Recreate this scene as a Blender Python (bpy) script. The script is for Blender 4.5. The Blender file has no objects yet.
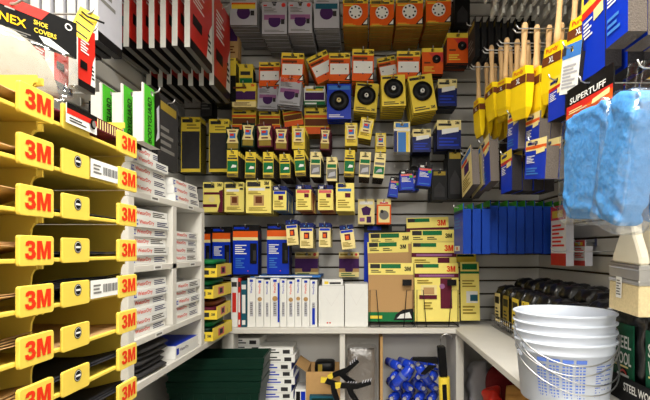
import bpy, bmesh, math, random
from mathutils import Vector, Matrix
random.seed(7)
SC = bpy.context.scene
COL = SC.collection
PI = math.pi
F, VX, VY, EYE = 470.0, 360.0, 250.0, 1.20      # focal length (px), vanishing point, eye height

# ---------------------------------------------------------------- camera, world, lights, exposure
cam = bpy.data.cameras.new('camera')
cam.sensor_width = 36.0
cam.lens = F / 650 * 36
cam.shift_x = -(VX - 325) / 650
cam.shift_y = (VY - 200) / 650
cam.clip_start = 0.02
camo = bpy.data.objects.new('camera', cam)
COL.objects.link(camo)
camo.location = (0, 0, EYE)
camo.rotation_euler = (PI / 2, 0, 0)
SC.camera = camo

w = bpy.data.worlds.new('shop_ambient')
w.use_nodes = True
SC.world = w
bg = w.node_tree.nodes['Background']
bg.inputs[0].default_value = (0.95, 0.97, 1.0, 1)
bg.inputs[1].default_value = 0.14

def area(name, loc, sx, sy, power, col=(1, 0.96, 0.88), rot=(0, 0, 0)):
    l = bpy.data.lights.new(name, 'AREA')
    l.shape = 'RECTANGLE'; l.size = sx; l.size_y = sy; l.energy = power; l.color = col
    o = bpy.data.objects.new(name, l); COL.objects.link(o)
    o.location = loc; o.rotation_euler = rot
    return o
area('ceiling_tube_light', (0.05, 0.40, 2.69), 0.7, 1.0, 42)
area('ceiling_tube_light_aisle', (0.3, -2.6, 2.66), 1.0, 1.6, 72)
area('ceiling_tube_light_far', (-0.2, -4.9, 2.66), 1.2, 1.6, 130)

SC.view_settings.view_transform = 'Standard'
SC.view_settings.look = 'None'
SC.view_settings.gamma = 1.0
SC.view_settings.use_curve_mapping = False
SC.view_settings.exposure = 0.85

# ---------------------------------------------------------------- materials
_m = {}
def lin(c):
    return tuple(((x / 255) / 12.92 if x / 255 <= 0.04045 else ((x / 255 + 0.055) / 1.055) ** 2.4) for x in c)
def M(name, rgb=None, rough=0.5, metal=0.0, var=0.10, scale=40, alpha=None, bump=0.0, coat=0.0, wave=None):
    if name in _m: return _m[name]
    m = bpy.data.materials.new(name); m.use_nodes = True
    nt = m.node_tree; b = nt.nodes['Principled BSDF']
    c = lin(rgb)
    tc = nt.nodes.new('ShaderNodeTexCoord')
    n = nt.nodes.new('ShaderNodeTexNoise'); n.inputs['Scale'].default_value = scale
    n.inputs['Detail'].default_value = 3
    nt.links.new(tc.outputs['Object'], n.inputs['Vector'])
    r = nt.nodes.new('ShaderNodeMixRGB')
    r.inputs[1].default_value = (*[x * (1 - var) for x in c], 1)
    r.inputs[2].default_value = (*[min(1, x * (1 + var)) for x in c], 1)
    nt.links.new(n.outputs['Fac'], r.inputs[0])
    nt.links.new(r.outputs[0], b.inputs['Base Color'])
    b.inputs['Roughness'].default_value = rough
    b.inputs['Metallic'].default_value = metal
    b.inputs['Specular IOR Level'].default_value = 0.5 if (metal or coat >= .5) else 0.15
    if coat >= .5: b.inputs['Coat Weight'].default_value = coat * .35; b.inputs['Coat Roughness'].default_value = 0.15
    if alpha is not None: b.inputs['Alpha'].default_value = alpha
    if bump:
        bp = nt.nodes.new('ShaderNodeBump'); bp.inputs['Strength'].default_value = bump
        bp.inputs['Distance'].default_value = 0.004
        nt.links.new(n.outputs['Fac'], bp.inputs['Height']); nt.links.new(bp.outputs[0], b.inputs['Normal'])
    _m[name] = m
    return m
YEL = M('rack_yellow', (230, 201, 84), 0.38, var=0.05, scale=9)
RED = M('logo_red', (222, 52, 22), 0.5)
WHITE = M('white_print', (232, 232, 228), 0.5, var=0.04)
BOARD = M('white_painted_board', (214, 211, 203), 0.55, var=0.07, scale=14)
SLAT = M('slatwall_panel', (204, 202, 197), 0.45, var=0.08, scale=5)
GROOVE = M('slatwall_groove', (70, 62, 50), 0.7)
BLACK = M('black_plastic', (16, 16, 17), 0.4)
DGREY = M('dark_grey', (52, 51, 52), 0.7, var=0.2)
MGREY = M('mid_grey', (118, 116, 112), 0.7, var=0.15)
SPONGE = M('sponge_grey', (66, 60, 57), 0.95, var=0.25, scale=300, bump=0.5)
SPONGEL = M('sponge_light_grey', (104, 96, 90), 0.95, var=0.2, scale=300, bump=0.5)
SPONGED = M('sponge_dark', (45, 42, 44), 0.95, var=0.3, scale=300, bump=0.5)
GREYC = M('disc_card_grey', (176, 176, 184), 0.35, var=0.06, coat=0.4)
PURPLE = M('abrasive_purple', (70, 38, 88), 0.8, var=0.2, scale=200)
MAUVE = M('mauve_print', (150, 96, 140), 0.5)
MAROON = M('maroon_print', (92, 24, 44), 0.6)
ORANGE = M('orange_print', (226, 92, 24), 0.45, coat=0.3)
OLIVE = M('olive_card', (150, 128, 48), 0.6, var=0.2)
YCARD = M('yellow_card', (232, 204, 66), 0.45, var=0.05, coat=0.3)
CREAM = M('cream_card', (236, 218, 150), 0.5, var=0.06, coat=0.2)
PALEY = M('pale_yellow_card', (244, 226, 120), 0.45, var=0.05, coat=0.3)
KRAFT = M('kraft_card', (184, 146, 96), 0.75, var=0.12)
TAN = M('abrasive_tan', (186, 148, 100), 0.85, var=0.12, scale=250)
BROWN = M('brown_print', (104, 54, 26), 0.6)
BLUE = M('royal_blue_print', (14, 50, 178), 0.35, coat=0.4, var=0.06)
NAVY = M('navy_print', (12, 28, 92), 0.4, coat=0.3)
SKY = M('sky_blue_print', (64, 122, 196), 0.5)
GREEN = M('green_print', (20, 110, 60), 0.5)
LIME = M('lime_green_print', (70, 168, 40), 0.45, coat=0.3)
DGREEN = M('dark_green_plastic', (10, 40, 29), 0.4, var=0.2, scale=20)
TEAL = M('teal_print', (30, 86, 104), 0.5)
CHROME = M('zinc_wire', (190, 190, 190), 0.3, metal=1.0)
DWIRE = M('dark_wire', (40, 40, 42), 0.4, metal=0.7)
WOOD = M('handle_wood', (206, 170, 122), 0.5, var=0.14, scale=30)
PINK = M('salmon_sponge', (206, 92, 84), 0.85, var=0.15, scale=200)
BLUEF = M('blue_fabric', (78, 154, 222), 0.7, var=0.14, scale=70, bump=0.9)
REDP = M('red_plastic_print', (206, 40, 30), 0.35, coat=0.5)
FOLD = M('white_folded_film', (206, 204, 198), 0.35, coat=0.3, var=0.08, scale=60)
BRISTLE = M('bristle_cream', (222, 204, 160), 0.8, var=0.2, scale=200)
IVORY = M('ivory_handle', (230, 222, 200), 0.4, var=0.05)
STEELB = M('wool_bag_black', (20, 20, 22), 0.28, var=0.4, scale=30, bump=0.6, coat=0.5)
BUCK = M('bucket_plastic', (200, 207, 220), 0.35, var=0.03)
PBLUE = M('scale_print_blue', (92, 122, 205), 0.5)
COVER = M('shoe_cover_white', (168, 160, 144), 0.7, var=0.06, scale=20, bump=0.5)
def film(name, alpha, rough=0.12, tint=(1, 1, 1)):
    if name in _m: return _m[name]
    m = bpy.data.materials.new(name); m.use_nodes = True
    nt = m.node_tree; nt.nodes.remove(nt.nodes['Principled BSDF'])
    out = nt.nodes['Material Output']
    t = nt.nodes.new('ShaderNodeBsdfTransparent'); t.inputs[0].default_value = (*tint, 1)
    g = nt.nodes.new('ShaderNodeBsdfGlossy'); g.inputs['Roughness'].default_value = rough
    n = nt.nodes.new('ShaderNodeTexNoise'); n.inputs['Scale'].default_value = 28
    tc = nt.nodes.new('ShaderNodeTexCoord'); nt.links.new(tc.outputs['Object'], n.inputs['Vector'])
    bp = nt.nodes.new('ShaderNodeBump'); bp.inputs['Strength'].default_value = 0.9; bp.inputs['Distance'].default_value = 0.01
    nt.links.new(n.outputs['Fac'], bp.inputs['Height']); nt.links.new(bp.outputs[0], g.inputs['Normal'])
    mx = nt.nodes.new('ShaderNodeMixShader'); mx.inputs[0].default_value = alpha
    nt.links.new(t.outputs[0], mx.inputs[1]); nt.links.new(g.outputs[0], mx.inputs[2])
    nt.links.new(mx.outputs[0], out.inputs[0])
    _m[name] = m
    return m
FILM = film('clear_film', 0.14)
FILMB = film('clear_bag_film', 0.22, 0.22)

# ---------------------------------------------------------------- mesh builder
_txt = {}
def text2d(s):
    if s in _txt: return _txt[s]
    if s == '3M':                           # heavy block numeral and letter drawn by hand
        three = [(0, .72), (.16, .72), (.18, .80), (.27, .80), (.30, .73), (.27, .64), (.14, .62), (.14, .44), (.27, .42), (.31, .32), (.27, .21), (.17, .21), (.14, .32), (-.02, .32), (.02, .10), (.14, 0), (.32, 0), (.46, .10), (.50, .30), (.42, .50), (.38, .53), (.44, .60), (.46, .78), (.42, .92), (.30, 1), (.14, 1), (.03, .92)]
        em = [(.54, 0), (.72, 0), (.72, .60), (.82, 0), (.96, 0), (1.06, .60), (1.06, 0), (1.24, 0), (1.24, 1), (1.00, 1), (.89, .38), (.78, 1), (.54, 1)]
        vs = three + em; n3 = len(three)
        r = ([((a - .61) / 1.26, b - .5) for a, b in vs], [tuple(range(n3)), tuple(range(n3, len(vs)))], 1.5)
        _txt[s] = r; return r
    c = bpy.data.curves.new('t', 'FONT'); c.body = s; c.resolution_u = 2; c.offset = 0.018
    o = bpy.data.objects.new('t', c); COL.objects.link(o)
    dg = bpy.context.evaluated_depsgraph_get()
    me = bpy.data.meshes.new_from_object(o.evaluated_get(dg))
    vs = [(v.co.x, v.co.y) for v in me.vertices]; fs = [tuple(p.vertices) for p in me.polygons]
    bpy.data.objects.remove(o); bpy.data.curves.remove(c); bpy.data.meshes.remove(me)
    x0 = min(v[0] for v in vs); x1 = max(v[0] for v in vs)
    y0 = min(v[1] for v in vs); y1 = max(v[1] for v in vs)
    r = ([((a - x0) / (x1 - x0) - 0.5, (b - y0) / (y1 - y0) - 0.5) for a, b in vs], fs, (x1 - x0) / (y1 - y0))
    _txt[s] = r
    return r

class MB:
    def __init__(self):
        self.v = []; self.f = []; self.m = []; self.mats = []; self.sm = []
    def mi(self, mat):
        if mat not in self.mats: self.mats.append(mat)
        return self.mats.index(mat)
    def face(self, idx, mat, smooth=False):
        self.f.append(tuple(idx)); self.m.append(self.mi(mat)); self.sm.append(smooth)
    def add(self, vs):
        b = len(self.v); self.v.extend([tuple(p) for p in vs]); return b
    def quad(self, a, b, c, d, mat):
        i = self.add([a, b, c, d]); self.face((i, i + 1, i + 2, i + 3), mat)
    def box(self, x0, x1, y0, y1, z0, z1, mat, front=None, bottom=None, top=None, right=None):
        i = self.add([(x0, y0, z0), (x1, y0, z0), (x1, y1, z0), (x0, y1, z0), (x0, y0, z1), (x1, y0, z1), (x1, y1, z1), (x0, y1, z1)])
        for q, mm in (((0, 1, 5, 4), front), ((1, 2, 6, 5), right), ((2, 3, 7, 6), None), ((3, 0, 4, 7), None), ((4, 5, 6, 7), top), ((3, 2, 1, 0), bottom)):
            self.face([i + k for k in q], mm or mat)
        return self
    def rect(self, x0, x1, z0, z1, y, mat):
        self.quad((x0, y, z0), (x1, y, z0), (x1, y, z1), (x0, y, z1), mat)
    def poly(self, pts, y, mat):
        i = self.add([(p[0], y, p[1]) for p in pts]); self.face(range(i, i + len(pts)), mat)
    def disc(self, cx, cz, r, y, mat, n=16, rz=None):
        rz = rz or r
        self.poly([(cx + r * math.cos(2 * PI * k / n), cz + rz * math.sin(2 * PI * k / n)) for k in range(n)], y, mat)
    def prism(self, pts, y0, y1, mat, front=None):
        n = len(pts)
        i = self.add([(p[0], y0, p[1]) for p in pts] + [(p[0], y1, p[1]) for p in pts])
        self.face(range(i, i + n), front or mat); self.face(range(i + 2 * n - 1, i + n - 1, -1), mat)
        for k in range(n):
            self.face((i + k, i + n + k, i + n + (k + 1) % n, i + (k + 1) % n), mat)
    def tube(self, pts, r, mat, n=6, closed=False):
        pts = [Vector(p) for p in pts]; base = len(self.v); N = len(pts)
        for k, p in enumerate(pts):
            a = pts[k - 1] if k or closed else p
            b = pts[(k + 1) % N] if (k < N - 1 or closed) else p
            d = (b - a).normalized()
            u = d.cross(Vector((0, 0, 1)));
            if u.length < 1e-3: u = d.cross(Vector((1, 0, 0)))
            u.normalize(); vv = d.cross(u)
            rr = r[k] if isinstance(r, (list, tuple)) else r
            for q in range(n):
                t = 2 * PI * q / n
                self.v.append(tuple(p + (u * math.cos(t) + vv * math.sin(t)) * rr))
        for k in range(N if closed else N - 1):
            k2 = (k + 1) % N
            for q in range(n):
                self.face((base + k * n + q, base + k * n + (q + 1) % n, base + k2 * n + (q + 1) % n, base + k2 * n + q), mat, True)
        if not closed:
            self.face([base + q for q in range(n)][::-1], mat); self.face([base + (N - 1) * n + q for q in range(n)], mat)
    def lathe(self, prof, mat, n=24, c=(0, 0, 0), axis='z', smooth=True, cap=True):
        base = len(self.v)
        for r, h in prof:
            for q in range(n):
                t = 2 * PI * q / n; a, b = r * math.cos(t), r * math.sin(t)
                p = (a, b, h) if axis == 'z' else (a, h, b)
                self.v.append((p[0] + c[0], p[1] + c[1], p[2] + c[2]))
        for k in range(len(prof) - 1):
            for q in range(n):
                self.face((base + k * n + q, base + k * n + (q + 1) % n, base + (k + 1) * n + (q + 1) % n, base + (k + 1) * n + q), mat, smooth)
        if cap:
            self.face([base + q for q in range(n)][::-1], mat); self.face([base + (len(prof) - 1) * n + q for q in range(n)], mat)
    def text(self, s, cx, cz, hgt, y, mat, wid=None, vert=False, ang=0.0):
        vs, fs, asp = text2d(s)
        wd = wid or hgt * asp
        if vert: ang = PI / 2
        ca, sa = math.cos(ang), math.sin(ang)
        i = self.add([(cx + a * wd * ca - b * hgt * sa, y, cz + a * wd * sa + b * hgt * ca) for a, b in vs])
        for f in fs: self.face([i + k for k in f], mat)
    def lines(self, x0, x1, z0, z1, y, mat, n=3):
        p = (z1 - z0) / n
        for k in range(n):
            e = x1 - (x1 - x0) * (0.0, 0.25, 0.1, 0.4)[k % 4]
            self.rect(x0, e, z0 + k * p + p * 0.25, z0 + k * p + p * 0.75, y, mat)
    def pillow(self, cx, cy, cz, sx, sy, sz, mat, n=10, m=8, p=0.5, wr=0.0, seed=0):
        rnd = random.Random(seed); base = len(self.v)
        def sg(a, e): return math.copysign(abs(a) ** e, a)
        for j in range(m + 1):
            ph = -PI / 2 + PI * j / m
            for k in range(n):
                t = 2 * PI * k / n
                q = 1 + wr * (rnd.random() - 0.5)
                self.v.append((cx + sx * sg(math.cos(ph), p) * sg(math.cos(t), p) * q, cy + sy * sg(math.cos(ph), p) * sg(math.sin(t), p) * q, cz + sz * sg(math.sin(ph), p) * (1 + wr * 0.5 * (rnd.random() - 0.5))))
        for j in range(m):
            for k in range(n):
                self.face((base + j * n + k, base + j * n + (k + 1) % n, base + (j + 1) * n + (k + 1) % n, base + (j + 1) * n + k), mat, True)
        return self
    def mesh(self, name, bevel=0.0):
        me = bpy.data.meshes.new(name)
        me.from_pydata(self.v, [], self.f)
        for mt in self.mats: me.materials.append(mt)
        me.polygons.foreach_set('material_index', self.m)
        me.polygons.foreach_set('use_smooth', self.sm)
        if bevel:
            bm = bmesh.new(); bm.from_mesh(me)
            bmesh.ops.remove_doubles(bm, verts=bm.verts, dist=1e-6)
            es = [e for e in bm.edges if len(e.link_faces) == 2 and e.calc_face_angle(0) > 0.7]
            bmesh.ops.bevel(bm, geom=es, offset=bevel, segments=1, affect='EDGES', clamp_overlap=True)
            bm.to_mesh(me); bm.free()
        me.update()
        return me

# ---------------------------------------------------------------- objects
LABELS = {}
def tag(o, label, cat, group=None, kind=None):
    n = len(label.split())
    if not 4 <= n <= 16: print('LABEL LENGTH', n, label)
    o['label'] = label; o['category'] = cat
    if group: o['group'] = group
    if kind: o['kind'] = kind
    return o
def thing(name, parts, loc, rot, label, cat, group=None):
    if not isinstance(parts, list):
        o = bpy.data.objects.new(name, parts); COL.objects.link(o)
    else:
        o = bpy.data.objects.new(name, None); COL.objects.link(o)
        o.empty_display_size = 0.02
        add_parts(o, parts)
    o.location = loc; o.rotation_euler = rot
    return tag(o, label, cat, group)
def add_parts(o, parts):
    for p in parts:
        c = bpy.data.objects.new(p[0], p[1]); COL.objects.link(c); c.parent = o
        if len(p) > 2: add_parts(c, p[2])
def struct(name, mesh, loc=(0, 0, 0), rot=(0, 0, 0), label=None):
    o = bpy.data.objects.new(name, mesh); COL.objects.link(o)
    o.location = loc; o.rotation_euler = rot
    o['kind'] = 'structure'
    if label: o['label'] = label
    return o
def P(px, py, d):
    return ((px - VX) / F * d, d, EYE + (VY - py) / F * d)

XL, XR, YB = -0.93, 0.95, 2.50         # wall planes
ZC = 0.826                              # worktop height
XF, XRF, YF = -0.624, 0.456, 2.24       # worktop front edges: left run, right run, back run

# ---------------------------------------------------------------- structure
def plain(name, x0, x1, y0, y1, z0, z1, mat, label):
    b = MB().box(x0, x1, y0, y1, z0, z1, mat)
    return struct(name, b.mesh(name), label=label)
FLOOR = M('floor_grey', (120, 116, 110), 0.6, var=0.15)
CEIL = M('ceiling_white', (215, 213, 208), 0.8)
plain('floor', -2.4, 2.4, -6.2, 2.6, -0.05, 0, FLOOR, 'grey shop floor')
plain('ceiling', -2.4, 2.4, -6.2, 2.6, 2.72, 2.78, CEIL, 'plain white ceiling')
plain('light_blocker', XL, XR, 1.0, 1.14, 2.34, 2.719, BOARD, 'unseen white board added to shade the upper back wall')  # added out of view to keep ceiling light off the upper rows
def slat_wall(name, length, z0, z1, loc, rz, label):
    b = MB().box(0, length, 0.014, 0.04, 0, 2.71, GROOVE)
    wl = struct(name, b.mesh(name), loc, (0, 0, rz), label)
    pitch, gap = 0.0705, 0.009
    sb = MB().box(0, length, 0, 0.0138, 0, pitch - gap, SLAT)
    me = sb.mesh('slat', 0.002)
    k = 0
    while z0 + k * pitch < z1:
        s = bpy.data.objects.new('slat', me); COL.objects.link(s); s.parent = wl
        s.location = (0, 0, z0 + k * pitch); k += 1
    lb = MB().box(0, length, 0, 0.0138, 0, z0 - gap, SLAT)
    s = bpy.data.objects.new('lower_panel', lb.mesh('lower_panel')); COL.objects.link(s); s.parent = wl
    return wl
slat_wall('wall_back', XR - XL + .08, 0.83, 2.6, (XL - .04, YB, 0), 0, 'pale grey slatwall at the back')
slat_wall('wall_left', YB + 3.0, 0.83, 2.6, (XL, -3.0, 0), PI / 2, 'pale grey slatwall on the left')
slat_wall('wall_right', YB + 3.0, 0.83, 2.6, (XR, YB, 0), -PI / 2, 'pale grey slatwall on the right')

# worktop: one continuous U
b = MB()
T = 0.026
Y0L, Y0R = 0.99, 0.55
pts = [(XL, Y0L), (XF, Y0L), (XF, YF), (XRF, YF), (XRF, Y0R), (XR, Y0R), (XR, YB), (XL, YB)]
i0 = b.add([(x, y, ZC - T) for x, y in pts] + [(x, y, ZC) for x, y in pts])
n = len(pts)
b.face(range(i0 + n, i0 + 2 * n), BOARD); b.face(list(range(i0, i0 + n))[::-1], BOARD)
for k in range(n): b.face((i0 + k, i0 + (k + 1) % n, i0 + n + (k + 1) % n, i0 + n + k), BOARD)
thing('worktop', b.mesh('worktop', 0.003), (0, 0, 0), (0, 0, 0), 'white worktop running in a U along left, back and right walls', 'worktop')
# supports and lower shelf
def panel(x0, x1, y0, y1, z0, z1, label, name='support_panel', cat='panel'):
    b = MB().box(0, x1 - x0, 0, y1 - y0, 0, z1 - z0, BOARD)
    return thing(name, b.mesh(name, 0.002), (x0, y0, z0), (0, 0, 0), label, cat)
ZS = 0.40
panel(XRF + 0.003, XRF + 0.04, YF + 0.004, YB - 0.002, 0, ZC - T - 0.001, 'white upright board under the inner right corner of the worktop')
panel(-0.66, -0.605, YF + 0.004, YF + 0.10, ZS + 0.001, ZC - T - 0.001, 'short white post under the inner left corner of the worktop')
panel(-0.098, -0.072, YF + 0.02, YF + 0.045, ZS + 0.001, ZC - T - 0.001, 'slim white post under the middle of the back worktop')
panel(-0.60, XRF, YF - 0.25, YB - 0.002, ZS - 0.02, ZS, 'white low shelf under the back worktop', 'low_shelf', 'shelf')
panel(XL + 0.002, -0.603, 1.2, YB - 0.002, ZS - 0.02, ZS, 'white low shelf under the left worktop', 'low_shelf', 'shelf')
panel(XRF + 0.045, XR - 0.002, 0.9, YB - 0.002, ZS - 0.02, ZS, 'white low shelf under the right worktop', 'low_shelf', 'shelf')
panel(XL + 0.01, -0.47, 0.30, 0.985, 0.0, ZC - 0.03, 'white base cabinet under the yellow sandpaper racks', 'base_cabinet', 'cabinet')

# pigeonhole cabinet (left)
cy0, cy1 = 1.265, 1.885
cols = [(1.30, 1.565), (1.60, 1.85)]
parts = []
def cpart(nm, y0, y1, z0, z1):
    b = MB().box(XL + 0.003, XF, y0, y1, z0, z1, BOARD); parts.append((nm, b.mesh(nm, 0.0015)))
ztop = 1.346
cpart('side_panel', cy0, 1.30, ZC + 0.001, ztop); cpart('divider', 1.565, 1.60, 0.95, ztop); cpart('side_panel', 1.85, cy1, ZC + 0.001, ztop)
cpart('top_board', cy0, cy1, ztop + 0.0005, ztop + 0.019)
for z in (0.93, 1.137): cpart('shelf_board', 1.3005, 1.8495, z, z + 0.019)
b = MB().box(XL + 0.003, XL + 0.012, 1.3005, 1.8495, ZC + 0.001, 0.9295, BOARD); parts.append(('back_panel', b.mesh('back_panel')))
# little shelf labels
for (yy, zz) in ((1.40, ztop + 0.010), (1.70, ztop + 0.010), (1.42, 1.1465), (1.72, 1.1465), (1.43, 0.9395)):
    b = MB(); b.quad((XF + 0.0006, yy, zz - 0.007), (XF + 0.0006, yy + 0.06, zz - 0.007), (XF + 0.0006, yy + 0.06, zz + 0.007), (XF + 0.0006, yy, zz + 0.007), WHITE)
    b.quad((XF + 0.0009, yy + 0.01, zz - 0.003), (XF + 0.0009, yy + 0.05, zz - 0.003), (XF + 0.0009, yy + 0.05, zz + 0.003), (XF + 0.0009, yy + 0.01, zz + 0.003), MGREY)
    parts.append(('shelf_label', b.mesh('shelf_label')))
thing('pigeonhole_cabinet', parts, (0, 0, 0), (0, 0, 0), 'white pigeonhole cabinet full of flat sandpaper boxes on left worktop', 'cabinet')

# flat sandpaper boxes, end face local -y -> world +X
def flat_box(w, l, h, variant):
    b = MB().box(0, w, 0, l, 0, h, WHITE)
    e = -0.0004
    if variant == 0:
        b.rect(0.006, 0.022, 0.006, h - 0.006, e, BLUE)
        b.text('3M', 0.014, h / 2, h * 0.3, 2 * e, WHITE)
        b.text('WetorDry', 0.076, h * 0.52, h * 0.56, e, RED, wid=0.095)
        b.lines(0.145, 0.225, 0.005, h - 0.005, e, NAVY, 3)
    else:
        b.text('WetorDry', 0.064, h * 0.5, h * 0.54, e, RED, wid=0.095)
        b.lines(0.125, 0.215, 0.006, h - 0.004, e, DGREY, 3)
    return b.mesh('sandpaper_box', 0.0012)
FB = [flat_box(0.236, 0.29, 0.0265, 0), flat_box(0.236, 0.29, 0.0265, 1)]
def pile(y, z, nbox, where, ordn=('bottom', 'second', 'third', 'fourth', 'fifth', 'sixth', 'seventh'), x=XF - 0.008, dz=0.0272):
    for k in range(nbox):
        nm = ordn[k] if k else 'bottom'
        if k == nbox - 1: nm = 'top'
        r = random.Random(int(y * 1000 + z * 100 + k))
        thing('sandpaper_box', FB[0 if r.random() < 0.62 else 1], (x + r.uniform(-0.012, 0.004), y + r.uniform(-0.002, 0.003), z + k * dz), (0, 0, PI / 2 + r.uniform(-0.006, 0.006)),
              'white sandpaper box with red lettering, %s of the pile %s' % (nm + (' from bottom' if nm not in ('top', 'bottom') else ''), where), 'box', 'flat sandpaper boxes in the cabinet')
pile(1.31, ztop + 0.020, 5, 'left on cabinet top')
pile(1.60, ztop + 0.020, 3, 'right on cabinet top')
pile(1.31, 1.157, 6, 'in upper left pigeonhole')
pile(1.606, 1.157, 4, 'in upper right pigeonhole')
pile(1.31, 0.950, 6, 'in lower left pigeonhole')
pile(1.606, 0.950, 5, 'in lower right pigeonhole')
# black pads and a box below the pigeonholes
for k in range(5):
    b = MB().pillow(0.115, 0.14, 0.0085, 0.115, 0.14, 0.0085, DGREY, 20, 4, 0.25)
    thing('abrasive_pad', b.mesh('abrasive_pad'), (XF - 0.002 - 0.006 * (k % 2), 1.31 + 0.006 * k, ZC + 0.001 + k * 0.0172), (0, 0, PI / 2 + 0.03 * (k % 3 - 1)),
          'charcoal abrasive pad, %s in the pile below the pigeonholes' % ('bottom', 'second from bottom', 'middle', 'fourth from bottom', 'top')[k], 'abrasive pad', 'charcoal pads under the pigeonholes')
b = MB().box(0, 0.22, 0, 0.26, 0, 0.045, WHITE, top=BLUE)
b.rect(0.008, 0.03, 0.012, 0.034, -0.0004, BLUE); b.text('WetorDry', 0.08, 0.023, 0.014, -0.0004, PURPLE, wid=0.08)
thing('sandpaper_box', b.mesh('sandpaper_box', 0.001), (XF - 0.004, 1.60, ZC + 0.001), (0, 0, PI / 2), 'white sandpaper box with blue lid on shelf below the pigeonholes', 'box')

# ---------------------------------------------------------------- yellow sandpaper racks
XT = -0.442
TW, TP, TD = 0.242, 0.067, 0.27
def rrect(x0, x1, z0, z1, r, corners=(1, 1, 1, 1), n=4):
    pts = []
    for (cx, cz, a0, on) in ((x0 + r, z0 + r, PI, corners[0]), (x1 - r, z0 + r, 1.5 * PI, corners[1]), (x1 - r, z1 - r, 0, corners[2]), (x0 + r, z1 - r, PI / 2, corners[3])):
        if on:
            for k in range(n + 1):
                t = a0 + PI / 2 * k / n; pts.append((cx + r * math.cos(t), cz + r * math.sin(t)))
        else:
            pts.append((cx + math.copysign(r, math.cos(a0 + PI / 4)), cz + math.copysign(r, math.sin(a0 + PI / 4))))
    return pts
def tray_parts():
    out = []
    b = MB().box(0, TW, 0.0, TD, 0, 0.0035, YEL); b.box(0.0, TW, -0.006, 0.0, -0.001, 0.005, YEL)
    out.append(('tray_floor', b.mesh('tray_floor', 0.001)))
    for x in (0.0, TW - 0.004):
        b = MB(); cs = 1.0 if x == 0.0 else .35
        prof = [(0.012, 0.0036), (TD, 0.0036), (TD, TP - 0.0006), (0.012, TP - 0.0006), (0.012, 0.056), (0.022, 0.055), (0.033, 0.047), (0.037, 0.034), (0.033, 0.021), (0.022, 0.013), (0.012, 0.012)]
        prof = [(y if y in (.012, TD) else .012 + (y - .012) * cs, z) for y, z in prof]
        n = len(prof)
        i = b.add([(x, y, z) for y, z in prof] + [(x + 0.004, y, z) for y, z in prof])
        b.face(range(i, i + n), YEL); b.face(range(i + 2 * n - 1, i + n - 1, -1), YEL)
        for k in range(n): b.face((i + k, i + n + k, i + n + (k + 1) % n, i + (k + 1) % n), YEL)
        out.append(('side_wall', b.mesh('side_wall')))
    b = MB().box(0.004, TW - 0.004, TD - 0.004, TD, 0.0036, TP - 0.001, YEL)
    out.append(('back_wall', b.mesh('back_wall')))
    b = MB(); b.prism(rrect(0.012, 0.083, -0.003, 0.035, 0.004), -0.010, -0.0062, YEL)
    b2 = MB(); b2.disc(0.050, 0.021, 0.0095, -0.0104, BLACK, 20); b2.disc(0.050, 0.021, 0.0082, -0.0106, WHITE, 20); b2.disc(0.050, 0.021, 0.0074, -0.0108, BLACK, 20); b2.rect(0.044, 0.056, 0.0195, 0.0225, -0.011, WHITE)
    out.append(('front_plate', b.mesh('front_plate', 0.0008), [('round_emblem', b2.mesh('round_emblem'))]))
    b = MB(); b.prism(rrect(0.172, 0.241, -0.005, 0.036, 0.004), -0.012, -0.0062, YEL)
    b2 = MB()
    b2.text('3M', 0.2075, 0.0165, 0.025, -0.0125, RED, wid=0.052)
    out.append(('logo_plate', b.mesh('logo_plate', 0.0008), [('red_logo', b2.mesh('red_logo'))]))
    b = MB().box(0.084, 0.100, -0.008, -0.0062, -0.004, 0.036, YEL)
    return out
TPARTS = tray_parts()
def sheet(w, l, mat, curl=0.03, droop=0.0, n=12, yaw=0.0, back=None):
    b = MB(); base = 0
    nx = 4
    for j in range(n + 1):
        y = l * j / n
        f = max(0, 1 - j / (n * 0.55))
        for i in range(nx + 1):
            x = w * i / nx
            b.v.append((x, y, 0.001 + curl * f * f - droop * f * f + 0.0015 * math.sin(i * 1.7 + j)))
    for j in range(n):
        for i in range(nx):
            a = j * (nx + 1) + i
            b.face((a, a + 1, a + nx + 2, a + nx + 1), mat, True)
    m = b.mesh('sandpaper_sheet')
    bm = bmesh.new(); bm.from_mesh(m)
    bmesh.ops.solidify(bm, geom=bm.faces[:], thickness=0.0012); bm.to_mesh(m); bm.free()
    return m
BSHEET = M('abrasive_charcoal', (48, 48, 52), 0.75, var=0.2, scale=300)
GSHEET = M('abrasive_blue_grey', (98, 108, 124), 0.6, var=0.1, scale=300)
rowname = {3: 'top row', 2: 'second row', 1: 'third row', 0: 'fourth row', -1: 'fifth row', -2: 'sixth row', -3: 'seventh row', -4: 'eighth row', -5: 'ninth row'}
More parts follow.
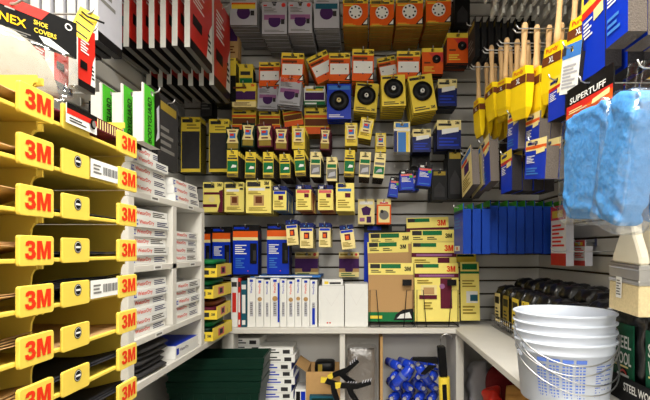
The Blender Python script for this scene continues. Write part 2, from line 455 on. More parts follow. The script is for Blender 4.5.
for colk, (y0, cname) in enumerate(((0.435, 'near'), (0.686, 'far'))):
    for k in range(3, -6, -1):
        zt = EYE + TP * k - 0.0165
        thing('sandpaper_tray', TPARTS, (XT - 0.010, y0, zt), (0, 0, PI / 2), 'yellow plastic sandpaper tray, %s of the %s rack' % (rowname[k], cname), 'tray', 'yellow sandpaper trays')
        # contents
        if colk == 0:
            mt, ns, cu = {3: (TAN, 3, .018), 2: (TAN, 2, .012), 1: (TAN, 1, .026), 0: (TAN, 3, .018), -1: (TAN, 2, .020), -2: (KRAFT, 4, .022), -3: (KRAFT, 3, .018), -4: (TAN, 2, .01), -5: (TAN, 2, .01)}[k]
        else:
            mt, ns, cu = {3: (MAROON, 3, .018), 2: (BSHEET, 1, 0.0), 1: (BSHEET, 1, 0.004), 0: (BSHEET, 2, 0.006), -1: (BSHEET, 5, .022), -2: (TAN, 1, 0), -3: (BSHEET, 2, .018), -4: (BSHEET, 3, .02), -5: (BSHEET, 2, .0)}[k]
        me = sheet(0.222, 0.262, mt, cu)
        for q in range(ns):
            col = {TAN: 'tan', KRAFT: 'brown', MAROON: 'maroon', BSHEET: 'charcoal'}[mt]
            thing('sandpaper_sheet', me, (XT - 0.008 - 0.004 * q, y0 + 0.008 + 0.001 * q, zt + 0.0045 + 0.0024 * q), (0, 0, PI / 2 + 0.004 * q),
                  'loose %s sandpaper sheet lying in %s tray of the %s rack' % (col, rowname[k], cname), 'sandpaper', '%s sheets in %s tray of %s rack' % (col, rowname[k], cname))
# white price strips and cards clipped into the tray fronts
def strip(k, y0, y1, kind):
    zt = EYE + TP * k - 0.0165
    b = MB().box(0, y1 - y0, -0.0012, 0, 0, 0.030, WHITE)
    e = -0.0016
    if kind == 'label':
        b.lines(0.006, 0.030, 0.006, 0.024, e, MGREY, 3)
        for q in range(12): b.rect(0.035 + q * 0.004, 0.0366 + q * 0.004 + (q % 3) * 0.0006, 0.008, 0.022, e, DGREY)
    else:
        b.rect(0, y1 - y0, 0.022, 0.030, e, BLACK); b.rect(0, y1 - y0, 0.014, 0.022, e, REDP)
        b.disc(0.066, 0.014, 0.008, 2 * e, BLACK, 18); b.disc(0.066, 0.014, 0.0055, 3 * e, MGREY, 18)
        b.lines(0.006, 0.05, 0.003, 0.011, e, DGREY, 2)
    return b.mesh('price_strip'), (XT, y0, zt + (0.003 if kind == 'label' else 0.006))
for k, nm in ((2, 'second row'), (-1, 'fifth row')):
    me, loc = strip(k, 0.771, 0.855, 'label'); thing('price_strip', me, loc, (0, 0, PI / 2), 'white barcode price strip on %s tray of far rack' % nm, 'label')
me, loc = strip(3, 0.70, 0.78, 'card'); thing('disc_card', me, (loc[0] + 0.004, loc[1], loc[2]), (0, 0, PI / 2), 'small white red and black disc card on top row far tray', 'card')
b = MB().box(0, 0.10, 0, 0.06, 0, 0.02, MAROON)
for q in range(12): b.rect(0.004 + q * 0.008, 0.007 + q * 0.008, 0.002, 0.018, -0.0005, CREAM)
thing('sandpaper_sleeve', b.mesh('sandpaper_sleeve'), (XT - 0.004, 0.785, EYE + TP * 3 + 0.004), (0, 0, PI / 2), 'maroon striped sandpaper sleeve in top row far tray', 'sandpaper')

# ---------------------------------------------------------------- hanging packs
HW, HH, TOP = 0.0075, 0.006, 0.012        # euro hole half sizes, distance from hole centre to top edge
def cut(x0, x1, z0, z1):
    if x1 <= -HW or x0 >= HW or z1 <= -HH or z0 >= HH: return [(x0, x1, z0, z1)]
    out = []
    if x0 < -HW: out.append((x0, -HW, z0, z1))
    if x1 > HW: out.append((HW, x1, z0, z1))
    a, c = max(x0, -HW), min(x1, HW)
    if z0 < -HH: out.append((a, c, z0, -HH))
    if z1 > HH: out.append((a, c, HH, z1))
    return out
def pack_mb(w, h, t, body, front, prints=(), bottom=None, depth_down=None):
    """hanging card/box; origin at the euro hole, front face at y=-t/2"""
    b = MB(); zt, zb = TOP, TOP - h
    y0, y1 = -t / 2, t / 2
    hz = -HH - 0.006
    th = min(t, 0.004)                      # the hang tab is thin card
    b.box(-w / 2, w / 2, y0, y1, zb, hz, body, front=front, bottom=bottom)
    b.box(-w / 2, -HW, y0, y0 + th, hz, zt, body, front=front); b.box(HW, w / 2, y0, y0 + th, hz, zt, body, front=front)
    b.box(-HW, HW, y0, y0 + th, hz, -HH, body, front=front); b.box(-HW, HW, y0, y0 + th, HH, zt, body, front=front)
    X = lambda u: -w / 2 + u * w
    Z = lambda v: zb + v * h
    for k, p in enumerate(prints):
        y = y0 - 0.0003 * (k + 1)
        if p[0] == 'r':
            for r in cut(X(p[1]), X(p[3]), Z(p[2]), Z(p[4])): b.rect(*r, y, p[5])
        elif p[0] == 'd': b.disc(X(p[1]), Z(p[2]), p[3] * w, y, p[4], 16)
        elif p[0] == 't': b.text(p[1], X(p[2]), Z(p[3]), p[4] * h, y, p[5], wid=(p[6] * w if len(p) > 6 and p[6] else None), vert=(len(p) > 7 and p[7]))
        elif p[0] == 'l': b.lines(X(p[1]), X(p[3]), Z(p[2]), Z(p[4]), y, p[5], p[6])
        elif p[0] == 'p': b.poly([(X(a), Z(c)) for a, c in p[1]], y, p[2])
        elif p[0] == 'h':                   # ring of holes
            for q in range(p[5]):
                a = 2 * PI * q / p[5]; b.disc(X(p[1]) + p[3] * w * math.cos(a), Z(p[2]) + p[3] * w * math.sin(a), p[4] * w, y, p[6], 8)
    return b, X, Z, y0
def simple(name, *a, **k):
    def mk(w, h, t):
        args = a[0](w, h, t) if callable(a[0]) else a
        b = pack_mb(w, h, t, *args, **k)[0]
        return b.mesh(name)
    return mk
K = {}
def kind(name, thing_name, cat, body, front, prints, t=0.012, bottom=None, extra=None, bodyname='card'):
    K[name] = dict(nm=thing_name, cat=cat, body=body, front=front, prints=prints, t=t, bottom=bottom, extra=extra, bodyname=bodyname)
logo = lambda u=0.86, v=0.93, m=RED, hgt=0.06: ('t', '3M', u, v, hgt, m)
# grey purple-disc pack
def raise_disc(u, v, r, mat, hub=None, thick=0.006, hubr=0.22, nm='sanding_disc', hub2=None):
    def f(w, h, X, Z, y0):
        b = MB(); R = r * w
        b.lathe([(R * 0.97, 0), (R, -thick * 0.5), (R * 0.93, -thick), (R * 0.35, -thick * 1.15), (R * 0.30, -thick * 0.7)], mat, 22, (X(u), y0 - 0.003, Z(v)), 'y')
        sub = []
        if hub:
            c = MB(); c.lathe([(R * hubr, 0), (R * hubr, -thick * 1.3), (R * hubr * 0.5, -thick * 1.5)], hub, 14, (X(u), y0 - 0.003, Z(v)), 'y')
            if hub2: c.disc(X(u), Z(v), R * hubr * 0.4, y0 - 0.003 - thick * 1.6, hub2, 10)
            sub = [('hub', c.mesh('hub'))]
        return [(nm, b.mesh(nm), sub)]
    return f
kind('grey_disc', 'sanding_disc_pack', 'disc pack', MGREY, GREYC, [('r', .08, .44, .92, .60, MAUVE), ('d', .5, .40, .25, PURPLE), ('r', .02, .60, .98, .74, GREYC), ('r', .12, .50, .88, .585, MAUVE),
     ('d', .86, .90, .085, REDP), ('r', .06, .86, .2, .91, REDP), ('l', .08, .66, .6, .84, MGREY, 4), ('r', .76, .30, .90, .46, DGREY), ('l', .1, .05, .9, .13, MGREY, 2), ('r', .40, .955, .60, .985, DGREY)], t=0.010, bottom=MGREY)
kind('grey_disc_y', 'sanding_disc_pack', 'disc pack', MGREY, GREYC, [('d', .5, .40, .25, PURPLE), ('r', .06, .52, .94, .72, YCARD), ('r', .06, .66, .94, .72, ORANGE), ('d', .86, .90, .085, REDP), ('l', .1, .76, .6, .88, MGREY, 3), ('r', .76, .30, .90, .46, DGREY)], t=0.010)
kind('grey_disc_g', 'sanding_disc_pack', 'disc pack', MGREY, GREYC, [('d', .5, .44, .27, PURPLE), ('r', .06, .56, .94, .72, TEAL), ('d', .86, .90, .085, REDP), ('l', .1, .76, .6, .88, MGREY, 3), ('r', .76, .34, .90, .50, DGREY)], t=0.010)
ringdisc = lambda w, h, X, Z, y0: [('sanding_disc', (lambda b: (b.lathe([(0.27 * w, 0), (0.27 * w, -0.002)], WHITE, 24, (X(.5), y0 - 0.003, Z(.52)), 'y'),
     [b.disc(X(.5) + 0.2 * w * math.cos(q * PI / 4), Z(.52) + 0.2 * w * math.sin(q * PI / 4), 0.04 * w, y0 - 0.0054, DGREY, 8) for q in range(8)], b.mesh('sanding_disc'))[-1])(MB()))]
kind('orange_disc', 'sanding_disc_pack', 'disc pack', OLIVE, ORANGE, [('r', 0, .84, 1, 1, YCARD), ('r', .05, .86, .8, .92, DGREY), ('r', .06, .93, .5, .96, DGREY), ('p', [(.72, .06), (1, .06), (1, .36)], BLACK), ('p', [(.80, .10), (.97, .10), (.97, .28)], WHITE),
     ('l', .06, .04, .5, .12, YCARD, 2), ('r', .05, .74, .4, .79, YCARD), ('t', '3M', .88, .945, .07, BLACK), ('r', 0, 0, 1, .05, OLIVE)], t=0.009, bottom=OLIVE, extra=ringdisc)
kind('orange_sheet', 'sanding_sheet_pack', 'sandpaper pack', OLIVE, ORANGE, [('r', 0, .80, 1, 1, YCARD), ('r', .06, .83, .7, .89, DGREY), ('r', .05, .24, .95, .62, WHITE), ('h', .5, .43, .3, .035, 4, DGREY), ('p', [(.74, .04), (1, .04), (1, .3)], BLACK), ('p', [(.82, .07), (.97, .07), (.97, .22)], WHITE), ('r', .06, .66, .7, .74, BROWN), ('t', '3M', .87, .9, .1, BLACK)], t=0.010)
kind('orange_tool', 'backing_pad_pack', 'pad pack', DGREY, ORANGE, [('r', 0, .84, 1, 1, YCARD), ('p', [(.3, .82), (1, .82), (1, .45), (.55, .6)], REDP), ('l', .08, .08, .6, .3, YCARD, 3), ('r', .1, .4, .4, .46, BROWN)], t=0.02, extra=raise_disc(.68, .56, .2, BLACK, MGREY))
kind('scour', 'scouring_pad_pack', 'pad pack', DGREY, YCARD, [('r', .05, .05, .95, .62, GREEN), ('p', [(.4, .1), (.9, .1), (.9, .5), (.6, .4)], WHITE), ('r', .1, .7, .8, .8, DGREY)], t=0.02)
kind('yellow_purple', 'sanding_sheet_pack', 'sandpaper pack', OLIVE, YCARD, [('r', .02, .30, .98, .66, PURPLE), ('d', .5, .68, .07, YCARD), ('r', 0, .0, 1, .24, CREAM), ('l', .1, .05, .8, .2, BROWN, 3), ('r', .05, .76, .6, .84, BROWN), logo(.86, .9, RED, .1)], t=0.010)
kind('white_purple', 'sanding_sheet_pack', 'sandpaper pack', MGREY, WHITE, [('r', .04, .26, .96, .66, PURPLE), ('r', 0, .0, 1, .2, GREEN), ('r', .05, .04, .6, .12, WHITE), ('r', .1, .74, .9, .86, YCARD), ('r', .55, .86, .95, .97, GREEN)], t=0.010)
kind('yellow_brown', 'sanding_sheet_pack', 'sandpaper pack', OLIVE, YCARD, [('r', .02, .30, .98, .56, BROWN), ('r', 0, 0, 1, .26, ORANGE), ('r', 0, .6, 1, .70, ORANGE), ('r', .06, .76, .6, .84, DGREY), ('t', '3M', .85, .86, .12, BLACK)], t=0.012)
kind('pad_yellow', 'backing_pad_pack', 'pad pack', OLIVE, YCARD, [('r', .05, .88, .7, .95, DGREY), ('l', .08, .04, .7, .16, DGREY, 2), ('t', '3M', .84, .1, .08, BLACK)], t=0.012, extra=raise_disc(.5, .55, .41, BLACK, WHITE, 0.010, .22, 'backing_pad', DGREY))
kind('pad_blue', 'backing_pad_pack', 'pad pack', NAVY, BLUE, [('r', .06, .84, .95, .95, SKY), ('l', .08, .04, .7, .14, WHITE, 2)], t=0.012, extra=raise_disc(.5, .52, .42, BLACK, CREAM, 0.010, .22, 'backing_pad', DGREY))
kind('blue3m', 'abrasive_wheel_pack', 'abrasive pack', BLACK, NAVY, [('r', .0, .66, 1, 1, CREAM), ('r', .06, .80, .6, .88, DGREY), ('p', [(.2, .5), (.9, .6), (.9, .75), (.2, .68)], WHITE), ('l', .08, .08, .9, .42, BLUE, 3), ('t', '3M', .84, .9, .1, BLACK)], t=0.03)
hour = lambda c: [('r', .1, .06, .9, .30, c)]
def hourglass(mat, pic):
    def f(w, h, X, Z, y0):
        b = MB()
        pts = [(X(.06), Z(.30)), (X(.94), Z(.30)), (X(.80), Z(.58)), (X(.94), Z(.90)), (X(.06), Z(.90)), (X(.20), Z(.58))]
        b.prism(pts, y0 - 0.004, y0 - 0.0005, mat)
        b.rect(X(.28), X(.72), Z(.50), Z(.72), y0 - 0.0044, SKY); b.rect(X(.32), X(.60), Z(.60), Z(.70), y0 - 0.0048, RED); b.rect(X(.25), X(.75), Z(.78), Z(.84), y0 - 0.0044, BROWN); b.rect(X(.28), X(.72), Z(.36), Z(.42), y0 - 0.0044, MAROON)
        return [('paper_sleeve', b.mesh('paper_sleeve'))]
    return f
kind('hour_green', 'sanding_sponge', 'sponge', DGREEN, DGREEN, hour(OLIVE), t=0.040, extra=hourglass(CREAM, GREEN), bodyname='sponge_block')
kind('hour_maroon', 'sanding_sponge', 'sponge', MAROON, MAROON, hour(OLIVE), t=0.040, extra=hourglass(CREAM, MAROON), bodyname='sponge_block')
kind('hour_yellow', 'sanding_sponge', 'sponge', OLIVE, YCARD, [('l', .15, .15, .85, .3, BROWN, 3)], t=0.040, extra=hourglass(CREAM, MAROON), bodyname='sponge_block')
blk = [('r', 0, .0, 1, .14, OLIVE), ('r', .03, .2, .97, .6, GREEN), ('p', [(.35, .34), (.85, .36), (.85, .44), (.5, .46)], WHITE), ('r', .06, .66, .94, .72, DGREY), ('r', .2, .76, .8, .80, DGREY), ('l', .1, .02, .9, .12, DGREY, 2)]
kind('block_green', 'sanding_block', 'sanding block', SPONGE, YCARD, blk, t=0.040, bodyname='sponge_block')
kind('block_pale', 'sanding_block', 'sanding block', SPONGE, CREAM, [('r', .05, .1, .95, .5, MGREY), ('p', [(.15, .16), (.85, .22), (.8, .4), (.3, .34)], GREYC), ('r', .08, .55, .92, .7, GREEN), ('r', .2, .8, .8, .84, DGREY)], t=0.040, bodyname='sponge_block')
kind('block_dark', 'sanding_block', 'sanding block', SPONGED, CREAM, [('r', .05, .15, .95, .45, GREEN), ('p', [(.2, .2), (.8, .25), (.7, .38), (.4, .34)], GREYC), ('r', .08, .52, .92, .62, MGREY), ('r', .15, .75, .85, .8, DGREY)], t=0.040, bodyname='sponge_block')
kind('yellow_kraft', 'sandpaper_pack', 'sandpaper pack', OLIVE, PALEY, [('r', .30, .22, .72, .54, KRAFT), ('r', .38, .30, .64, .50, BROWN), ('r', .05, .80, .58, .94, DGREY), ('r', .1, .68, .75, .76, WHITE), ('l', .12, .06, .85, .18, OLIVE, 3), ('r', .78, .74, .95, .80, DGREY), logo(.82, .9, BLACK, .1), ('l', .1, .56, .6, .66, OLIVE, 2)], t=0.016)
kind('yellow_maroon', 'sandpaper_pack', 'sandpaper pack', OLIVE, PALEY, [('r', .0, .16, .7, .26, MAROON), ('p', [(.72, .0), (1, .0), (1, .75), (.8, .7), (.85, .35)], MAROON), ('r', .05, .58, .9, .66, MAROON), ('r', .05, .80, .58, .94, DGREY), logo(.82, .9, BLACK, .1), ('d', .45, .42, .16, CREAM)], t=0.016)
kind('sponge_blue', 'sanding_sponge', 'sponge', SKY, PALEY, [('r', 0, .80, 1, 1, NAVY), ('r', .06, .66, .9, .78, BLUE), ('r', .4, .42, .75, .6, MAROON), ('l', .1, .1, .8, .4, OLIVE, 4), ('t', '3M', .22, .9, .1, WHITE)], t=0.03, bodyname='sponge_block')
kind('sponge_red', 'sanding_sponge', 'sponge', PINK, PALEY, [('r', 0, .82, 1, 1, NAVY), ('r', .06, .68, .9, .8, REDP), ('r', .55, .5, .85, .66, MAROON), ('l', .1, .1, .8, .45, OLIVE, 4), ('t', '3M', .22, .9, .1, WHITE)], t=0.03, bodyname='sponge_block')
kind('sponge_yellow', 'sanding_sponge', 'sponge', YCARD, PALEY, [('r', .1, .84, .55, .98, NAVY), ('r', .5, .48, .8, .64, MAROON), ('l', .1, .1, .8, .42, OLIVE, 4), ('r', .1, .7, .85, .8, SKY)], t=0.03, bodyname='sponge_block')
kind('cream_purple', 'detail_sheet_pack', 'sandpaper pack', CREAM, CREAM, [('p', [(.3, .35), (.7, .35), (.8, .62), (.5, .72), (.2, .62)], PURPLE), ('r', .52, .05, .8, .3, PURPLE), ('r', .1, .78, .9, .9, WHITE), ('r', .1, .1, .4, .25, MAUVE)], t=0.010)
kind('red_grey', 'detail_sheet_pack', 'sandpaper pack', REDP, CREAM, [('r', 0, 0, 1, .78, ORANGE), ('r', .1, .06, .9, .72, CREAM), ('d', .5, .36, .34, MGREY), ('d', .35, .5, .12, DGREY), ('r', .2, .8, .8, .88, REDP)], t=0.010)
def black_sheet(w, h, X, Z, y0):
    b = MB().box(X(.66), X(.92), y0 - 0.006, y0 - 0.001, Z(.24), Z(.64), BLACK); b.rect(X(.78), X(.90), Z(.3), Z(.5), y0 - 0.0065, DGREY)
    return [('hand_tool', b.mesh('hand_tool', .002))]
kind('big_blue', 'abrasive_screen_pack', 'abrasive pack', BLACK, BLUE, [('r', 0, .88, 1, 1, BLACK), ('r', .04, .915, .6, .96, BLUE), ('r', 0, .76, 1, .88, ORANGE), ('r', .0, .70, 1, .76, CREAM), ('l', .08, .42, .52, .62, WHITE, 5), ('l', .1, .15, .45, .36, SKY, 5), ('r', 0, 0, 1, .035, BLACK), ('r', .96, 0, 1, .88, BLACK), ('d', .58, .1, .02, ORANGE)], t=0.014, extra=black_sheet)
kind('small_card', 'abrasive_card_pack', 'abrasive pack', DGREY, CREAM, [('r', 0, .8, 1, 1, NAVY), ('r', .05, .68, .95, .78, BLUE), ('r', .3, .36, .72, .62, MAROON), ('r', .36, .4, .6, .55, ORANGE), ('l', .1, .08, .8, .3, OLIVE, 4), ('r', .3, .86, .7, .92, SKY)], t=0.022)
kind('purple_sheet', 'sanding_sheet_pack', 'sandpaper pack', WHITE, KRAFT, [('r', .0, .34, 1, .74, PURPLE), ('d', .5, .30, .2, PURPLE), ('r', 0, .82, 1, 1, CREAM), ('r', .05, .86, .7, .94, OLIVE), ('r', .0, .0, 1, .2, CREAM), ('l', .1, .03, .8, .17, GREEN, 2), ('d', .86, .9, .07, REDP)], t=0.008)
kind('black_sheets', 'emery_sheet_pack', 'sandpaper pack', BLACK, YCARD, [('r', .04, .06, .96, .74, DGREY), ('r', 0, 0, 1, .06, YCARD), ('l', .3, .77, .95, .88, OLIVE, 2), ('r', .08, .90, .6, .96, DGREY), ('t', '3M', .85, .93, .05, BLACK)], t=0.014)
kind('blue_long', 'sanding_belt_pack', 'abrasive pack', WHITE, CREAM, [('r', .25, .0, .75, .66, SKY), ('r', .0, .0, .2, .70, NAVY), ('r', .1, .82, .9, .96, SKY), ('r', .75, .0, .9, .66, YCARD), ('r', 0, .70, 1, .78, WHITE)], t=0.02)
kind('norton_blue', 'sanding_sponge', 'sponge', BLACK, BLUE, [('r', .0, .8, 1, 1, BLACK), ('r', .06, .70, .94, .80, REDP), ('r', .1, .84, .6, .92, WHITE), ('l', .1, .4, .8, .64, WHITE, 4), ('r', .1, .08, .9, .12, SKY), ('r', .7, .6, .95, .72, LIME)], t=0.024, bodyname='sponge_block')
kind('black_tool', 'abrasive_tool_pack', 'abrasive pack', BLACK, BLACK, [('r', .1, .82, .9, .95, OLIVE), ('p', [(.15, .1), (.85, .1), (.85, .4), (.5, .6), (.15, .4)], DGREY)], t=0.04)
kind('kraft_purple', 'sandpaper_pack', 'sandpaper pack', KRAFT, KRAFT, [('r', .05, .40, .95, .86, PURPLE), ('d', .5, .82, .22, PURPLE), ('l', .2, .1, .8, .3, BROWN, 3)], t=0.014)
kind('tape_yellow', 'sanding_pad_pack', 'pad pack', BLACK, YCARD, [('d', .5, .78, .18, DGREY), ('d', .5, .78, .13, YCARD), ('d', .5, .78, .07, DGREY), ('r', .0, .0, 1, .60, BLACK), ('r', .1, .94, .9, .98, OLIVE)], t=0.03)

kind('pad_black', 'foam_pad_pack', 'foam pad', BLACK, DGREY, [('r', .1, .8, .9, .92, OLIVE), ('l', .1, .2, .8, .6, MGREY, 4)], t=0.02)

def build_kind(kd, w, h, tag_=''):
    k = K[kd]; t = k['t']
    b, X, Z, y0 = pack_mb(w, h, t, k['body'], k['front'], k['prints'], k['bottom'])
    body = b.mesh(k['bodyname'])
    parts = [(k['bodyname'], body)]
    if k['extra']: parts += k['extra'](w, h, X, Z, y0)
    return parts, body, t

def hook_mesh(L, r=0.0022, plate=True, bare=True):
    """local: wall at y=0, projects to -y; hole centre line z=0"""
    b = MB(); b.tube([(0, -0.001, 0), (0, -L * 0.5, 0), (0, -L + 0.012, 0), (0, -L + 0.004, 0.004), (0, -L, 0.014)], r, CHROME, 6)
    p = MB().box(-0.012, 0.012, -0.004, -0.0005, -0.012, 0.016, CHROME)
    return [('wire_arm', b.mesh('wire_arm')), ('wall_clip', p.mesh('wall_clip', .001))]

def cluster(kd, px0, px1, py0, py1, n, df, desc, roll=0.0, pitch=None, jit=0.02, wall='back', hook=True, seed=None, db=2.475):
    """packs hanging on one hook of the back wall; the front pack's face fills the pixel box at depth df"""
    s = F / df
    w, h = (px1 - px0) / s, (py1 - py0) / s
    parts, body, t = build_kind(kd, w, h)
    k = K[kd]
    x, _, z = P((px0 + px1) / 2, py0, df); z -= TOP
    r = random.Random(seed if seed is not None else int(px0 * 31 + py0))
    avail = db - df - t
    pit = pitch or (max(t * 1.08, min(0.045, avail / max(1, n))) if t < .013 else t * 1.07)
    n = max(1, min(n, int(avail / pit) + 1))
    for i in range(n):
        yy = df + t / 2 + i * pit
        ry = roll + (0 if i == 0 else r.uniform(-jit, jit))
        if i == 0:
            lab = desc + (', frontmost on its hook' if n > 1 else '')
            thing(k['nm'], parts if len(parts) > 1 else parts[0][1], (x, yy, z), (0, ry, 0), lab, k['cat'], desc)
        else:
            thing(k['nm'], body, (x, yy, z - (0 if not jit else r.uniform(0, 0.002))), (0, ry, 0), desc + ', behind the front one', k['cat'], desc)
    if hook:
        L = YB - (df - 0.022)
        thing('peg_hook', hook_mesh(L), (x, YB, z + 0.002), (0, 0, 0), 'wire hook carrying the ' + short(desc), 'hook', 'slatwall hooks')
ORD = ('first', 'second', 'third', 'fourth', 'fifth', 'sixth', 'seventh', 'eighth', 'ninth', 'tenth', 'eleventh', 'twelfth')
def short(d):
    ws = d.split()
    return ' '.join(ws[:12])

A = 'in the top row of the back wall'
# top row: grey purple-disc packs and orange hole-disc packs
cluster('grey_disc_y', 230, 257, -6, 25, 18, 2.19, 'grey disc pack with yellow band, top row of back wall', jit=0.015)
cluster('grey_disc', 262, 287, 2, 34, 18, 2.20, 'grey disc pack with mauve band, left of two on top row', jit=0.012)
cluster('grey_disc', 288.5, 312, 2, 33, 18, 2.20, 'grey disc pack with mauve band, right of two on top row', jit=0.012)
cluster('grey_disc_g', 314, 339, -6, 28, 18, 2.19, 'grey disc pack with teal band, top row of back wall', jit=0.015)
for q, (a, c, y0, y1) in enumerate(((343, 368, -1, 27), (370, 394, 0, 27), (396, 423, -1, 26), (426, 451, -3, 24))):
    cluster('orange_disc', a, c, y0, y1, 20, 2.20, 'orange disc pack, %s of four on top row' % ('first', 'second', 'third', 'last')[q], jit=0.02)
cluster('kraft_purple', 207, 222, 19, 58, 5, 2.28, 'brown pack with purple sheets, left of two near red packs', jit=.02)
cluster('kraft_purple', 223.5, 238, 16, 58, 5, 2.30, 'brown pack with purple sheets, right of two near red packs', jit=.02)
cluster('black_tool', 455, 470, -8, 26, 3, 2.26, 'black tool pack at right end of top row', jit=.02)
# second row: orange sheet packs
cluster('tape_yellow', 213, 236, 58, 102, 4, 2.30, 'black pad pack with yellow round-emblem header, second row', jit=.0)
cluster('scour', 239, 253, 64, 101, 3, 2.33, 'narrow green and yellow scouring pad pack, second row', jit=.02)
q = 0
for (a, c, y0, y1, rl, df) in ((259, 280, 62, 86, 0, 2.30), (281.5, 304, 53, 82, .03, 2.24), (306, 328, 54, 82, -.45, 2.28), (329, 350, 53, 81, 0, 2.25), (352.5, 374, 49, 81, .02, 2.22), (377, 395, 57, 81, -.2, 2.29), (397, 420, 51, 79, 0, 2.23)):
    cluster('orange_sheet', a, c, y0, y1, 10, df, 'orange sheet pack, %s from left in second row' % ('first', 'second', 'third and tilted', 'fourth', 'fifth', 'sixth', 'seventh')[q], roll=rl); q += 1
cluster('orange_tool', 422, 443, 48, 74, 4, 2.26, 'orange and black pad pack, lower one at row end', jit=.02)
cluster('orange_tool', 447, 469, 33, 63, 5, 2.24, 'orange and black pad pack, higher one at row end', jit=.02)
# third row
cluster('yellow_purple', 232, 256, 83, 107, 8, 2.30, 'yellow pack with purple sheet, left end of third row')
cluster('grey_disc', 258, 278, 85, 109, 6, 2.31, 'grey disc pack hanging straight in the third row', roll=.03)
cluster('grey_disc', 279.5, 302, 78, 105, 6, 2.24, 'grey disc pack tilted and raised in the third row', roll=.10)
cluster('white_purple', 304, 325, 86, 105, 8, 2.31, 'white pack with purple sheet and green edge, third row')
cluster('pad_blue', 327, 351, 84, 119, 4, 2.24, 'blue backing pad pack with black disc, third row', jit=.0, pitch=.028)
cluster('pad_yellow', 356, 379, 83, 112, 6, 2.24, 'yellow backing pad pack, left of three with black discs', roll=.10, pitch=.03)
cluster('pad_yellow', 381, 405, 75, 106, 8, 2.17, 'yellow backing pad pack, middle of three with black discs', roll=-.04, pitch=.03)
cluster('pad_yellow', 408, 432, 75, 112, 8, 2.17, 'yellow backing pad pack, right of three with black discs', roll=-.16, pitch=.03)
cluster('blue3m', 438, 457, 79, 106, 4, 2.24, 'navy wheel pack right of the backing pads', jit=.02)
# fourth row
cluster('yellow_brown', 232, 256, 108, 131, 8, 2.36, 'yellow and orange sheet pack, left end of fourth row', jit=.01)
cluster('yellow_brown', 259, 280, 110, 130, 8, 2.36, 'yellow and orange sheet pack, second in fourth row', jit=.01)
cluster('yellow_brown', 282, 301, 106, 126, 8, 2.34, 'yellow and orange sheet pack tilted in fourth row', roll=-.16)
cluster('yellow_brown', 304.5, 329, 107, 134, 8, 2.35, 'wide yellow and orange sheet pack, right in fourth row', jit=.01)
hs = (('hour_green', 226, 239.5, 127, 150), ('hour_green', 242, 255, 123, 147), ('hour_maroon', 257, 272, 124, 147), ('hour_maroon', 275, 288, 127, 150), ('hour_yellow', 292, 305, 126, 149))
for q, (kd, a, c, y0, y1) in enumerate(hs):
    cluster(kd, a, c, y0, y1, 5, 2.22, 'sanding sponge in cream hourglass sleeve, %s of five' % ('first', 'second', 'third', 'fourth', 'fifth')[q], roll=(0, .04, -.03, .02, 0)[q], jit=.02)
cluster('hour_yellow', 345, 357.5, 123, 146, 3, 2.22, 'yellow sanding sponge below the blue pad pack', jit=.02)
cluster('hour_yellow', 361, 374, 118, 139, 3, 2.20, 'yellow sanding sponge tilted below the yellow pad packs', roll=.18, jit=.02)
cluster('hour_yellow', 375.5, 386, 133, 152, 3, 2.26, 'small yellow sanding sponge above dark blocks', jit=.02)
cluster('blue_long', 394, 410, 122, 152, 3, 2.22, 'long cream pack with sky blue strip', jit=.02)
cluster('blue3m', 412.5, 431, 129, 152, 4, 2.25, 'navy wheel pack, left of lower pair', jit=.02)
cluster('blue3m', 437, 461, 120, 149, 4, 2.23, 'navy wheel pack, larger right one of lower pair', jit=.02)
cluster('black_sheets', 181, 200.5, 117, 172, 6, 2.30, 'dark emery sheet pack with yellow header, left of two', jit=.0)
cluster('black_sheets', 209, 229, 119, 172, 6, 2.30, 'dark emery sheet pack with yellow header, right of two', jit=.0)
# fifth row: grey sponge blocks
bl = [('block_green', 227, 238, 150, 177), ('block_green', 245.5, 256, 152, 178), ('block_green', 263, 273.5, 152, 178), ('block_green', 279.5, 290, 154, 178), ('block_green', 294, 304.5, 150, 176), ('block_pale', 310.5, 321, 152, 177), ('block_pale', 326.5, 337, 157, 181), ('block_green', 345, 355, 150, 177), ('block_pale', 360, 371, 152, 177), ('block_dark', 375, 386, 153, 178)]
on = ('first', 'second', 'third', 'fourth', 'fifth', 'sixth', 'seventh', 'eighth', 'ninth', 'tenth')
for q, (kd, a, c, y0, y1) in enumerate(bl):
    cluster(kd, a, c, y0, y1, 5, 2.17, 'grey sanding block with printed front, %s from left in its row' % on[q], roll=(0, .03, 0, -.02, -.06, .02, .0, .05, .06, .10)[q], jit=.0, pitch=0.0405)
cluster('norton_blue', 400, 413, 170, 190, 4, 2.24, 'small blue sponge pack, lower left of two', roll=-.05, jit=.08)
cluster('norton_blue', 419, 432.5, 164, 186, 4, 2.22, 'small blue sponge pack, upper right of two', roll=.10, jit=.06)
cluster('black_tool', 432, 447, 170, 200, 3, 2.28, 'black tool pack under navy packs, left one', jit=.03)
cluster('black_tool', 448, 462, 150, 199, 3, 2.26, 'black tool pack under navy packs, right one', jit=.03)
cluster('hour_maroon', 320.5, 330.5, 128, 150, 4, 2.24, 'maroon sanding sponge alone beside the yellow ones', roll=.05, jit=.01)
cluster('norton_blue', 390.5, 399.5, 177, 197, 3, 2.30, 'small blue sponge pack partly behind, leftmost', roll=.12, jit=.06)
cluster('norton_blue', 409.5, 417.5, 172, 191, 3, 2.32, 'small blue sponge pack partly behind, between the two', roll=-.1, jit=.06)
cluster('black_tool', 463.5, 476, 152, 198, 3, 2.32, 'black tool pack in the corner behind cream sponges', jit=.03)
cluster('black_tool', 412, 430, 152, 166, 3, 2.33, 'short dark pack added for the shadow below left navy pack', jit=.02)  # dark filler standing in for wall that is only in shadow
cluster('pad_black', 200.5, 212, 86, 116, 4, 2.34, 'dark pad pack left of the yellow-header pads', jit=.02)
